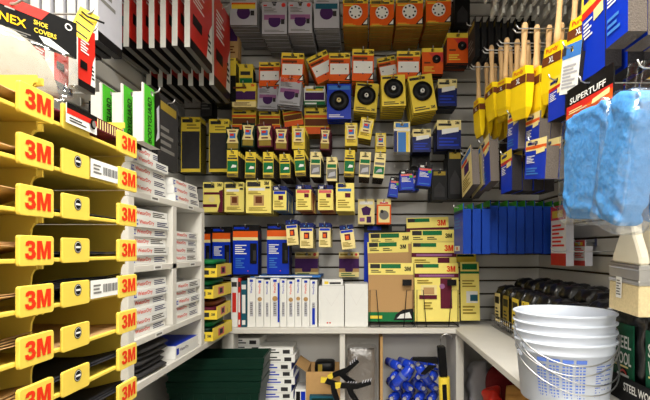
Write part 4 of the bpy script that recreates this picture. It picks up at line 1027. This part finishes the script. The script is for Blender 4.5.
# ---------------------------------------------------------------- shoe cover bag, upper left, near
def shoe_bag():
    w, hd = .20, .062
    b, X, Z, y0 = pack_mb(w, hd, .003, BLACK, BLACK, [])
    p = MB(); y = y0 - .0005
    p.poly([(X(0), Z(1)), (X(.78), Z(1)), (X(.72), Z(.72)), (X(0), Z(.80))], y, REDP)
    p.poly([(X(0), Z(0)), (X(.42), Z(.02)), (X(.30), Z(.22)), (X(0), Z(.30))], y, REDP)
    p.text('-NEX', X(.50), Z(.46), .0135, y - .0004, M('lettering_orange', (246, 190, 30), .5), wid=.044)
    p.text('SHOE', X(.715), Z(.60), .0078, y - .0004, YCARD, wid=.021); p.text('COVERS', X(.75), Z(.40), .0078, y - .0004, YCARD, wid=.034)
    p.disc(X(.93), Z(.80), .006, y - .0004, WHITE, 14); p.disc(X(.93), Z(.80), .004, y - .0008, BLACK, 14)
    p.poly([(X(.70), Z(.28)), (X(.78), Z(.30)), (X(.94), Z(.06)), (X(.88), Z(.02)), (X(.74), Z(.12))], y - .0004, WHITE)
    p.lines(X(.48), X(.66), Z(.06), Z(.24), y - .0004, MGREY, 3)
    c = MB(); c.lathe([(.088, .012), (.094, .004), (.088, -.006), (.06, -.014), (.001, -.017)], COVER, 30, (-.02, .004, TOP - hd - .074), 'y')
    for i, v in enumerate(c.v):
        x, yy, z = v; z = max(z, TOP - hd - .076); c.v[i] = (x * 1.0, yy + .003 * math.sin(x * 80 + z * 60), z)
    f = MB(); f.pillow(0, .004, TOP - hd - .038, w / 2, .024, .042, FILM, 24, 18, .35)
    return [('header_card', b.mesh('header_card'), [('card_print', p.mesh('card_print'))]), ('shoe_cover', c.mesh('shoe_cover')), ('plastic_bag', f.mesh('plastic_bag'))]
SBG = shoe_bag()
fx, fy = -.495, .82; dx, dy = .53, .848
for k in range(3):
    cx, cy = fx - dx * .10, fy - dy * .10
    if k == 0: thing('peg_hook', hook_mesh(abs(XL) - abs(cx) + .02), (XL, cy, 1.595 - TOP + .002), (0, 0, PI / 2), 'wire hook carrying the bags of white shoe covers', 'hook', 'slatwall hooks')
    thing('shoe_cover_bag', SBG, (cx - .075 * k, cy, 1.595 - TOP), (0, 0, math.atan2(dy, dx)), 'bag of white shoe covers with red and black card, %s' % ('front one', 'middle of three', 'rearmost of three')[k], 'cover bag', 'shoe cover bags above the trays')
# yellow tag on a dark tie
b = MB().box(-.018, .018, -.001, .001, -.05, .01, YCARD)
for k in range(3): b.poly([(-.015, -.04 + .016 * k), (.015, -.046 + .016 * k), (.015, -.043 + .016 * k), (-.015, -.037 + .016 * k)], -.0014, DGREY)
t = MB(); t.tube([(-.012, -.004, .0), (0, -.006, -.004), (.03, -.004, .002)], .002, DWIRE, 6)
x, y, z = P(88, 16, .95)
thing('peg_hook', hook_mesh(abs(XL) - abs(x) + .012), (XL, y, z + .004), (0, 0, PI / 2), 'wire hook with the yellow hang tag', 'hook', 'slatwall hooks')
thing('hang_tag', [('tag_card', b.mesh('tag_card')), ('tie', t.mesh('tie'))], (x, y, z), (0, .35, .6), 'yellow hang tag with dark tie beside shoe covers', 'tag')

# ---------------------------------------------------------------- things on the back worktop
# yellow trays of green scouring pads, far left
def ytray(w, l, h):
    t = .003; out = []
    b = MB().box(0, w, 0, l, 0, t, YCARD); out.append(('bottom', b.mesh('bottom')))
    for nm, bx in (('front_panel', (0, w, 0, t)), ('back_panel', (0, w, l - t, l)), ('side_panel', (0, t, t, l - t)), ('side_panel', (w - t, w, t, l - t))):
        b = MB().box(*bx, t, h * (.72 if nm == 'front_panel' else 1), YCARD)
        if nm == 'front_panel': b.rect(w * .62, w * .8, h * .2, h * .55, -.0004, DGREY); b.text('3M', w * .9, h * .4, h * .2, -.0005, DGREY)
        out.append((nm, b.mesh(nm)))
    p = MB(); p.quad((w + .0005, l * .25, h * .2), (w + .0005, l * .55, h * .2), (w + .0005, l * .55, h * .8), (w + .0005, l * .25, h * .8), REDP); p.quad((w + .0008, l * .32, h * .3), (w + .0008, l * .48, h * .3), (w + .0008, l * .48, h * .7), (w + .0008, l * .32, h * .7), DGREY)
    out.append(('side_print', p.mesh('side_print')))
    return out
YT = ytray(.16, .25, .052)
for k in range(4):
    zz = ZC + .001 + k * .087
    thing('pad_tray', YT, (-.76 + .012 * (k % 2), 1.925, zz), (0, 0, (-.04, .05, -.02, .03)[k]), 'yellow card tray of abrasive pads, %s of four stacked' % ('lowest', 'second', 'third', 'topmost')[k], 'tray', 'stacked yellow pad trays')
    for q in range(3):
        mt = (DGREEN, DGREEN, GREEN)[q] if k in (3, 2, 0) else (KRAFT, MAROON, BROWN)[q]
        b = MB().pillow(.07, .112, .011, .068, .108, .011, mt, 18, 5, .3, .02, q)
        thing('hand_pad', b.mesh('hand_pad'), (-.752 + .012 * (k % 2), 1.938 + .004 * q, zz + .005 + .0225 * q), (0, 0, .04 * (q - 1)), '%s hand pad in the %s yellow card tray' % ('green' if k != 1 else 'brown', ('lowest', 'second', 'third', 'topmost')[k]), 'abrasive pad', 'pads in the %s yellow tray' % ('lowest', 'second', 'third', 'topmost')[k])
# upright boxes on the counter
def upright(w, h, l, face, prints):
    b = MB().box(0, w, 0, l, 0, h, face)
    for k, p in enumerate(prints):
        y = -.0004 * (k + 1)
        if p[0] == 'r': b.rect(p[1] * w, p[3] * w, p[2] * h, p[4] * h, y, p[5])
        elif p[0] == 't': b.text(p[1], p[2] * w, p[3] * h, p[4] * w, y, p[5], wid=p[6] * h, vert=True)
        elif p[0] == 'd': b.disc(p[1] * w, p[2] * h, p[3] * w, y, p[4], 12)
        elif p[0] == 'l': b.lines(p[1] * w, p[3] * w, p[2] * h, p[4] * h, y, p[5], p[6])
    return b.mesh('sandpaper_box', .001)
d0 = 2.275; s = F / d0
zb = ZC + .001
spec = [(231, 237.5, 278, 'w', 'red'), (238, 240.5, 278, 'r', 'red spine'), (241, 246.5, 281, 't', 'teal')]
for (a, c, y0, kd, nm) in spec:
    hh = EYE + (VY - y0) / s - zb; ww = (c - a) / s
    me = upright(ww, hh, .20, {'w': WHITE, 'r': REDP, 't': TEAL}[kd], [('r', .2, .3, .8, .7, WHITE if kd != 'w' else REDP), ('r', .1, .82, .9, .92, WHITE if kd == 't' else DGREY), ('r', .2, .05, .8, .15, WHITE)])
    thing('sandpaper_box', me, ((a - VX) / s, d0, zb), (0, 0, 0), 'upright box with %s end at left of white box row' % {'w': 'white and red', 'r': 'narrow red', 't': 'teal'}[kd], 'box', 'upright boxes on worktop')
edges = [247.5, 256, 264, 270.5, 280, 287, 295, 302, 310, 317.5]
for k in range(9):
    a, c = edges[k], edges[k + 1] - .5
    hh = EYE + (VY - (278 + (k % 3))) / s - zb; ww = (c - a) / s
    pr = [('t', 'WetorDry', .5, .80, .34, (RED if k % 2 else BLUE), .22), ('r', .3, .22, .7, .52, GREYC), ('l', .35, .26, .65, .5, MGREY, 6), ('r', .3, .92, .7, .97, BLUE)]
    if k in (1, 3, 5, 6, 7): pr.append(('d', .5, .58, .3, KRAFT))
    if k == 8: pr.append(('r', .3, .05, .7, .4, BLUE))
    if k in (3,): pr.append(('r', .8, .1, 1, .9, BLUE))
    thing('sandpaper_box', upright(ww, hh, .20, WHITE, pr), ((a - VX) / s, d0 + .002 * (k % 3), zb), (0, 0, 0), 'white sandpaper box standing on end, %s from left in worktop row' % ('first', 'second', 'third', 'fourth', 'fifth', 'sixth', 'seventh', 'eighth', 'ninth')[k], 'box', 'upright boxes on worktop')
b = MB().box(0, .34, 0, .2, 0, .010, SKY); b.rect(.02, .3, .002, .008, -.0004, WHITE)
thing('sandpaper_box', b.mesh('sandpaper_box'), ((250 - VX) / s, d0 + .01, EYE + (VY - 277.6) / s), (0, 0, 0), 'flat pale blue pack lying on the upright white boxes', 'box')
for q, (a, c, y0) in enumerate(((318.5, 344, 286), (344.8, 368, 284))):
    hh = EYE + (VY - y0) / s - zb; ww = (c - a) / s
    b = MB().box(0, ww, 0, .19, 0, hh, WHITE)
    b.poly([(0.002, hh - .002), (ww - .002, hh - .002), (ww / 2, hh * .5)], -.0005, M('box_flap_white', (222, 220, 216), .5))
    for xx in ((.35, .45) if q == 0 else ()): b.disc(ww * xx, hh * .1, .004, -.0008, REDP, 12)
    f = MB(); f.poly([(0.002, hh - .002), (ww - .002, hh - .002), (ww / 2, hh * .52)], -.0009, WHITE)
    thing('carton', [('carton_body', b.mesh('carton_body', .0015)), ('envelope_flap', f.mesh('envelope_flap'))], ((a - VX) / s, d0 + .005, zb), (0, 0, 0), 'plain white carton with folded end, %s of two' % ('left', 'right')[q], 'carton', 'plain white cartons')
    if q == 0:
        b = MB().box(0, .10, 0, .12, 0, .03, WHITE); b.rect(.01, .03, .006, .02, -.0004, YCARD); b.rect(.035, .09, .006, .016, -.0004, DGREY)
        thing('sandpaper_box', b.mesh('sandpaper_box'), ((322 - VX) / s, d0 + .02, zb + hh + .001), (0, 0, .1), 'small white box with yellow corner on left carton', 'box')

# wire literature rack with large sheet packs leaning back
def lean_pack(px0, px1, py0, py1, d, body, face, prints, name, label, n=1, tilt=-.10, roll=0.0, group=None, rear=None):
    s = F / d; w, h = (px1 - px0) / s, (py1 - py0) / s
    b = MB(); t = .006
    b.box(0, w, 0, t, 0, h, body, front=face)
    for k, p in enumerate(prints):
        y = -.0004 * (k + 1)
        if p[0] == 'r': b.rect(p[1] * w, p[3] * w, p[2] * h, p[4] * h, y, p[5])
        elif p[0] == 't': b.text(p[1], p[2] * w, p[3] * h, p[4] * h, y, p[5], wid=p[6] * w if len(p) > 6 else None)
        elif p[0] == 'p': b.poly([(u * w, v * h) for u, v in p[1]], y, p[2])
        elif p[0] == 'l': b.lines(p[1] * w, p[3] * w, p[2] * h, p[4] * h, y, p[5], p[6])
        elif p[0] == 'd': b.disc(p[1] * w, p[2] * h, p[3] * w, y, p[4], 16)
    me = b.mesh(name)
    x, y, z = P(px0, py1, d)
    for k in range(n):
        thing(name, me, (x, y + k * .0075, z), (tilt, roll, 0), label + (', front one' if n > 1 and k == 0 else ', behind the front one' if n > 1 else ''), 'sandpaper pack', group or label)
tanp = [('r', 0, .80, 1, 1, PALEY), ('r', .28, .91, .72, .985, GREEN), ('r', .04, .91, .26, .985, DGREY), ('t', '3M', .87, .90, .075, BLACK), ('l', .06, .83, .28, .89, DGREY, 2), ('l', .38, .83, .6, .89, DGREY, 2), ('r', 0, 0, 1, .16, GREEN), ('p', [(.55, .02), (.98, .02), (.98, .22), (.75, .2), (.6, .12)], BLACK), ('p', [(.62, .05), (.95, .06), (.9, .16), (.7, .12)], WHITE), ('r', .04, .05, .3, .1, YCARD)]
purp = [('r', 0, .76, 1, 1, PALEY), ('r', .05, .92, .55, .985, GREEN), ('r', .03, .92, .2, .985, DGREY), ('t', '3M', .83, .90, .10, RED), ('r', 0, .75, 1, .82, MAROON), ('r', .1, .765, .9, .80, MAUVE), ('r', .58, .22, .84, .74, MAROON), ('d', .62, .60, .06, MAUVE), ('r', .14, .38, .5, .62, CREAM), ('r', .2, .46, .44, .58, TAN), ('r', .1, .38, .5, .45, MAROON), ('l', .06, .64, .4, .72, OLIVE, 2), ('l', .2, .2, .4, .34, OLIVE, 3)]
bluep = [('r', 0, .86, 1, 1, BLACK), ('r', .08, .9, .4, .96, BLUE), ('r', .65, .89, .95, .96, MGREY), ('r', 0, .0, .22, .86, BLUE)]
lean_pack(364, 407, 224, 285, 2.44, TEAL, TEAL, bluep, 'sanding_screen_pack', 'teal and blue pack behind the tan sheet packs', 1, tilt=-.01)
lean_pack(370, 412, 233, 290, 2.40, OLIVE, TAN, tanp, 'sandpaper_pack', 'tan sheet pack with green header, highest of three', 1, tilt=-.03, roll=-.02)
lean_pack(369, 410, 242, 298, 2.375, OLIVE, TAN, tanp, 'sandpaper_pack', 'tan sheet pack with green header, middle of three', 1, tilt=-.06, roll=-.03)
lean_pack(368.5, 414, 263, 321.5, 2.30, OLIVE, TAN, tanp, 'sandpaper_pack', 'tan sheet pack with green base, lowest in wire rack', 3, tilt=-.10)
lean_pack(408, 450, 218, 275, 2.44, OLIVE, PALEY, [p for p in purp[:5] if True], 'sandpaper_pack', 'yellow sheet pack with red logo at the very top', 1, tilt=-.0, roll=-.03)
lean_pack(411, 455, 230, 290, 2.41, OLIVE, TAN, tanp, 'sandpaper_pack', 'yellow sheet pack with green header right of teal pack', 1, tilt=-.02, roll=-.01)
lean_pack(412, 457, 242, 302, 2.375, OLIVE, PALEY, purp, 'sandpaper_pack', 'yellow and maroon sheet pack, upper one in rack', 1, tilt=-.06)
lean_pack(415, 459.5, 263, 321.5, 2.30, OLIVE, PALEY, purp, 'sandpaper_pack', 'yellow and maroon sheet pack, low front one in rack', 4, tilt=-.10)
yg = [('r', 0, .84, 1, 1, PALEY), ('r', .1, .87, .9, .97, GREEN), ('r', .0, .80, 1, .84, GREEN), ('r', .3, .3, .9, .5, WHITE), ('r', .5, .33, .9, .44, TEAL), ('l', .1, .1, .8, .26, OLIVE, 3), ('l', .1, .56, .8, .7, OLIVE, 3)]
lean_pack(461, 480, 262, 320.5, 2.33, OLIVE, PALEY, yg, 'sandpaper_pack', 'yellow pack with green band at right end of rack', 2, tilt=-.08)
lean_pack(455, 476, 222, 262, 2.43, OLIVE, YCARD, [('r', 0, .7, 1, .8, DGREY), ('l', .1, .1, .9, .6, DGREEN, 4)], 'sandpaper_pack', 'yellow and dark pack partly behind blue trim packs', 1, tilt=-.01)
def lit_rack(px0, px1, py, d, tiers):
    b = MB(); s = F / d
    x0, x1 = (px0 - VX) / s, (px1 - VX) / s; z1 = EYE + (VY - py) / s
    b.tube([(x0, d, ZC + .003), (x0, d, z1), (x0 + .03, d, z1 + .0), (x0 + .045, d, ZC + .003)], .002, DWIRE, 5)
    b.tube([(x1 - .045, d, ZC + .003), (x1 - .03, d, z1), (x1, d, z1), (x1, d, ZC + .003)], .002, DWIRE, 5)
    b.tube([(x0, d, ZC + .003), (x1, d, ZC + .003)], .002, DWIRE, 5)
    xa, xb = x0 - .006, x1 + .006
    for xx in (xa, xb): b.tube([(xx, d, ZC + .003), (xx, 2.47, ZC + .003), (xx, 2.472, 1.09)], .002, DWIRE, 5)
    for pyt, dt in tiers:                   # tier wires under the raised packs
        zt = EYE + (VY - pyt) / F * dt - .0025
        b.tube([(xa, 2.47, zt), (xa, dt - .004, zt), (xb, dt - .004, zt), (xb, 2.47, zt)], .002, DWIRE, 5)
        b.tube([(xa, dt + .004, zt), (xb, dt + .004, zt)], .0018, DWIRE, 5)
    c = MB().box(x1 - .05, x1 - .005, d + .01, d + .012, z1 + .02, z1 + .05, BLACK)
    return [('wire_frame', b.mesh('wire_frame')), ('clip', c.mesh('clip'))]
thing('literature_rack', lit_rack(370, 413, 290, 2.27, ((285, 2.44), (290, 2.40), (298, 2.375))), (0, 0, 0), (0, 0, 0), 'dark wire rack in front of the tan sheet packs', 'rack')
thing('literature_rack', lit_rack(417, 458, 290, 2.27, ((275, 2.44), (290, 2.41), (302, 2.375))), (0, 0, 0), (0, 0, 0), 'dark wire rack in front of the maroon sheet packs', 'rack')

# ---------------------------------------------------------------- under the worktop
def crate(w, l, h):
    b = MB(); t = .004
    def ring(z, e): return [(-w / 2 * e, -l / 2 * e, z), (w / 2 * e, -l / 2 * e, z), (w / 2 * e, l / 2 * e, z), (-w / 2 * e, l / 2 * e, z)]
    prof = [(0, .86), (h * .8, .955), (h * .8, .98), (h * .9, .985), (h * .9, 1.0), (h, 1.01), (h, .97), (h * .82, .94), (.006, .845)]
    base = len(b.v)
    for z, e in prof: b.v.extend(ring(z, e))
    for k in range(len(prof) - 1):
        for q in range(4): b.face((base + k * 4 + q, base + k * 4 + (q + 1) % 4, base + (k + 1) * 4 + (q + 1) % 4, base + (k + 1) * 4 + q), DGREEN)
    b.face((base + 3, base + 2, base + 1, base), DGREEN); e = base + 4 * (len(prof) - 1); b.face((e, e + 1, e + 2, e + 3), DGREEN)
    parts = [('crate_body', b.mesh('crate_body', .004))]
    r = MB()
    for k in range(7): 
        x = -w * .38 + k * w * .76 / 6
        r.prism([(x - .004, .02), (x + .004, .02), (x + .004, h * .78), (x - .004, h * .78)], -l / 2 * .965, -l / 2 * .90, DGREEN)
    parts.append(('front_ribs', r.mesh('front_ribs')))
    return parts
CR = crate(.40, .20, .24)
for k in range(3):
    thing('storage_crate', CR, (-.62 + .004 * k, 2.085 + .002 * k, ZS + .001 + .050 * k), (0, 0, .02 * k), 'dark green plastic crate, %s of the nested three' % ('lowest', 'middle', 'topmost')[k], 'crate', 'nested green crates')
# stack of boxes under the counter
def shelf_box(w, l, h, kd):
    b = MB().box(0, w, 0, l, 0, h, WHITE, right=BLUE if kd else None)
    b.rect(.006, .022, .006, h - .006, -.0004, YCARD if kd == 0 else BLUE); b.lines(.03, w * .6, .006, h - .004, -.0004, BLUE if kd else DGREY, 2); b.rect(w * .7, w * .9, .006, h - .01, -.0004, DGREY)
    return b.mesh('sandpaper_box', .001)
SB = [shelf_box(.17, .16, .035, 0), shelf_box(.17, .16, .035, 1)]
x, _, z = P(257, 0, 2.27)
for k in range(9):
    thing('sandpaper_box', SB[0 if k > 6 else 1], (-.495 + .008 * ((k * 5) % 3 - 1), 2.285, ZS + .001 + .036 * k), (0, 0, .03 * (k % 3 - 1)), 'white box in the right pile under the worktop, %s from below' % on[k], 'box', 'right pile under worktop')
for k in range(10):
    thing('sandpaper_box', SB[0 if k > 7 else 1], (-.66 + .01 * ((k * 5) % 3 - 1), 2.345, ZS + .001 + .036 * k), (0, 0, .03 * (k % 3 - 1)), 'white box in the left pile under the worktop, %s from below' % on[k], 'box', 'left pile under worktop')
b = MB().box(0, .055, 0, .14, 0, .13, WHITE); b.rect(.005, .025, .03, .12, -.0004, BLACK); b.rect(.028, .05, .03, .12, -.0004, BLUE)
thing('carton', b.mesh('carton', .001), (-.312, 2.255, ZS + .001), (0, 0, 0), 'white and blue carton leaning beside the box piles', 'carton')
# open cardboard box with teal crate and tools
def open_box(w, l, h, mat):
    t = .004; out = []
    for nm, q in (('side_panel', (0, w, 0, t)), ('side_panel', (0, w, l - t, l)), ('side_panel', (0, t, t, l - t)), ('side_panel', (w - t, w, t, l - t))):
        out.append((nm, MB().box(*q, t, h, mat).mesh(nm)))
    out.append(('bottom', MB().box(0, w, 0, l, 0, t, mat).mesh('bottom')))
    f = MB(); f.quad((0, 0, h), (0, l, h), (-.05, l, h + .035), (-.05, 0, h + .035), mat); out.append(('flap', f.mesh('flap')))
    return out
x, y, z = P(306, 372, 2.22)
thing('cardboard_box', open_box(.16, .2, z - ZS, KRAFT), (x, y, ZS + .001), (0, 0, 0), 'open brown cardboard box left of the slim post', 'cardboard box')
b = MB().box(0, .12, 0, .03, 0, .12, TEAL); b.rect(.01, .11, .01, .11, -.0004, DGREEN)
thing('sanding_pad_box', b.mesh('sanding_pad_box'), (x + .02, y - .036, ZS + .001), (0, 0, 0), 'dark teal box in front of the open cardboard box', 'box')
# black ratchet clamps sitting on the box
def clamp():
    a = MB(); a.prism([(-.10, .0), (.02, .035), (.09, .085), (.105, .06), (.03, .005), (-.09, -.03)], -.012, .012, BLACK)
    g = MB()
    for k in range(4): g.box(.045 + .014 * k, .051 + .014 * k, -.0135, -.0122, .052 + .009 * k, .072 + .009 * k, GREYC)
    c = MB(); c.prism([(-.02, .01), (.02, -.02), (.07, -.06), (.055, -.085), (0, -.05), (-.035, -.01)], -.010, .010, BLACK)
    d = MB(); d.lathe([(.02, -.016), (.024, 0), (.02, .016)], BLACK, 14, (-.01, 0, .0), 'y')
    e = MB(); e.prism([(-.11, -.005), (-.075, .012), (-.07, -.02), (-.095, -.035)], -.013, .013, YCARD)
    return [('upper_arm', a.mesh('upper_arm', .004), [('grip_ribs', g.mesh('grip_ribs'))]), ('lower_arm', c.mesh('lower_arm', .003)), ('pivot', d.mesh('pivot')), ('yellow_tip', e.mesh('yellow_tip', .002))]
CL = clamp()
for k, (px, py, d, ry, lab) in enumerate(((344, 373, 2.18, -.1, 'black clamp with ribbed grip, upper one by slim post'), (336, 386, 2.13, .6, 'black clamp with yellow tip, lower left one'), (352, 388, 2.085, .35, 'black clamp lying low in front of plastic bag'))):
    x, y, z = P(px, py, d); o = thing('spring_clamp', CL, (x, y, z), (0, ry, .03 * k), lab, 'clamp', 'black clamps'); o.scale = (.72, .8, .72)
b = MB().pillow(0, 0, .03, .05, .05, .03, BLACK, 14, 8, .4); l = MB().box(-.03, -.01, -.0525, -.0505, .01, .05, OLIVE)
x, y, z = P(325, 372, 2.33)
thing('tape_roll', [('roll', b.mesh('roll')), ('label', l.mesh('label'))], (x, y, z), (0, 0, 0), 'black roll with olive label on the cardboard box', 'tape')
# clear plastic bag of panels behind clamps
b = MB(); b.pillow(0, 0, .16, .078, .05, .165, film('crinkled_bag', .14, .35), 26, 22, .4)
for i, v in enumerate(b.v):
    xx, yy, zz = v; q = .006 * math.sin(xx * 70 + zz * 50) + .005 * math.sin(zz * 80 - xx * 60); b.v[i] = (xx + q, yy + q, zz + .3 * q)
c = MB().box(-.066, .066, -.01, .02, .01, .30, M('panel_grey_brown', (120, 112, 104), .6))
thing('plastic_bag', [('clear_film', b.mesh('clear_film')), ('wrapped_panel', c.mesh('wrapped_panel'))], (.006, 2.36, ZS + .003), (0, 0, 0), 'crinkled clear plastic bag right of the slim post', 'bag')
thing('cardboard_sheet', MB().box(0, .012, 0, .2, 0, .38, KRAFT).mesh('cardboard_sheet'), (.098, 2.27, ZS + .001), (0, 0, 0), 'upright brown cardboard edge beside clear bag', 'cardboard')
# blue wrapped rollers heap
BWR = M('blue_wrapper', (30, 66, 200), .25, var=.25, scale=50, coat=.6)
rnd = random.Random(3)
def roller(L, r):
    b = MB(); b.lathe([(r * .5, -L / 2), (r, -L / 2 + .006), (r, L / 2 - .006), (r * .5, L / 2)], BWR, 16)
    for i, v in enumerate(b.v): 
        q = 1 + .10 * math.sin(v[2] * 120 + math.atan2(v[1], v[0]) * 3); b.v[i] = (v[0] * q, v[1] * q, v[2])
    w_ = MB(); w_.lathe([(r * 1.12, -.006), (r * 1.12, .010)], M('wrapper_band', (96, 112, 176), .3), 16, cap=False); e = MB(); e.lathe([(r * .45, L / 2), (r * .45, L / 2 + .012)], GREYC, 12)
    return [('wrapped_sleeve', b.mesh('wrapped_sleeve')), ('paper_band', w_.mesh('paper_band')), ('core', e.mesh('core'))]
RL = roller(.12, .021)
k = 0
for layer in range(5):
    for col in range(5 - (layer > 3)):
        x = .165 + .062 * col + .015 * (layer % 2); y = 2.33 + .006 * ((layer + col) % 3)
        z = ZS + .028 + .052 * layer
        if x > .40: continue
        thing('roller_sleeve', RL, (x, y, z), (PI / 2 + rnd.uniform(-.03, .03), rnd.uniform(-1, 1), (.35, -.4, .25, -.3, .4)[layer]), 'blue wrapped mini roller, heap under worktop, %s layer from below' % on[layer], 'paint roller', 'heap of blue rollers, %s layer' % on[layer]); k += 1
for (px, py, ang) in ((403, 376, .7), (424, 374, -.6)):
    x, y, z = P(px, py, 2.19)
    thing('roller_sleeve', RL, (x, y, z), (.3, ang, .2), 'blue wrapped mini roller leaning on the heap front', 'paint roller', 'blue rollers leaning on the heap')
# caulking gun
def caulk():
    out = []
    b = MB(); b.prism([(-.018, 0), (.018, 0), (.022, -.14), (-.012, -.14)], -.018, .018, BLACK); out.append(('gun_frame', b.mesh('gun_frame', .004)))
    t = MB(); t.lathe([(.022, -.142), (.026, -.146), (.026, -.36), (.02, -.365)], YCARD, 16, (.008, 0, 0)); t.rect(-.006, .014, -.30, -.17, -.0265, BLACK); out.append(('yellow_barrel', t.mesh('yellow_barrel')))
    h = MB(); h.prism([(-.018, -.05), (-.13, -.045), (-.135, -.06), (-.05, -.075), (-.018, -.085)], -.010, .010, BLACK); h.prism([(-.02, -.09), (-.08, -.13), (-.10, -.125), (-.06, -.085)], -.006, .006, BLACK); out.append(('trigger_handle', h.mesh('trigger_handle', .003)))
    r = MB(); pts = [(0, 0, 0)] + [(.026 - .026 * math.cos(a), 0, .03 + .024 * math.sin(a)) for a in [q * PI / 8 for q in range(9)]]; r.tube(pts, .0032, CHROME, 7); out.append(('hooked_rod', r.mesh('hooked_rod')))
    return out
x, y, z = P(441, 346, 2.14)
thing('caulking_gun', caulk(), (x, y, z), (.06, -.05, 0), 'black caulking gun with yellow barrel hung on upright board', 'caulking gun')
# right under-counter heap
def lumpy(w, l, h, mat, seed, n=26, m=18):
    b = MB(); b.pillow(0, 0, h, w, l, h, mat, n, m, .55)
    for i, v in enumerate(b.v):
        xx, yy, zz = v; q = .010 * math.sin(xx * 50 + seed) * math.sin(yy * 40 + zz * 60 + seed); b.v[i] = (xx + q, yy, zz + q)
    return b.mesh('bundle')
MRED = M('dark_red_cloth', (110, 28, 30), .8, var=.3)
for (px, py, d, mt, lab, sz) in ((503, 368, 2.14, MRED, 'dark red cloth bundle under right worktop', (.07, .08, .05)), (548, 365, 1.95, M('dark_brown_cloth', (58, 40, 34), .9, var=.3), 'dark brown bundle under right worktop', (.10, .1, .06)), (474, 388, 1.93, M('bright_red_wrap', (196, 44, 32), .4), 'red wrapped bundle beside upright board', (.04, .06, .04)), (478, 362, 2.36, GREYC, 'pale crumpled wrap behind red cloth', (.05, .05, .03))):
    x, y, z = P(px, py, d); x = max(x, XRF + .05 + sz[0])
    thing('cloth_bundle', lumpy(*sz[:2], max(.03, (z - ZS) / 2), mt, px), (x, y, ZS + .002), (0, 0, 0), lab, 'bundle')
EGG = M('egg_foam_brown', (176, 130, 70), .9, var=.15)
b = MB(); nu, nv = 40, 30
for i in range(nu + 1):
    for j in range(nv + 1):
        a = -PI * .1 + PI * 1.2 * i / nu; ss = j / nv * .34
        r = .065 + .008 * math.sin(i * PI / 4) * math.sin(j * PI / 4)
        b.v.append((ss - .02, -r * math.cos(a), r * math.sin(a)))
for i in range(nu):
    for j in range(nv):
        q = i * (nv + 1) + j; b.face((q, q + 1, q + nv + 2, q + nv + 1), EGG, True)
thing('foam_roll', b.mesh('foam_roll'), (.55, 1.70, 0.64 + .0), (0, 0, -.35), 'brown egg-crate foam roll under right worktop', 'foam')
b = MB().box(0, .36, 0, .2, 0, .165, KRAFT)
thing('carton', b.mesh('carton', .003), (.54, 1.56, ZS + .001), (0, 0, -.25), 'brown carton under the egg-crate foam', 'carton')
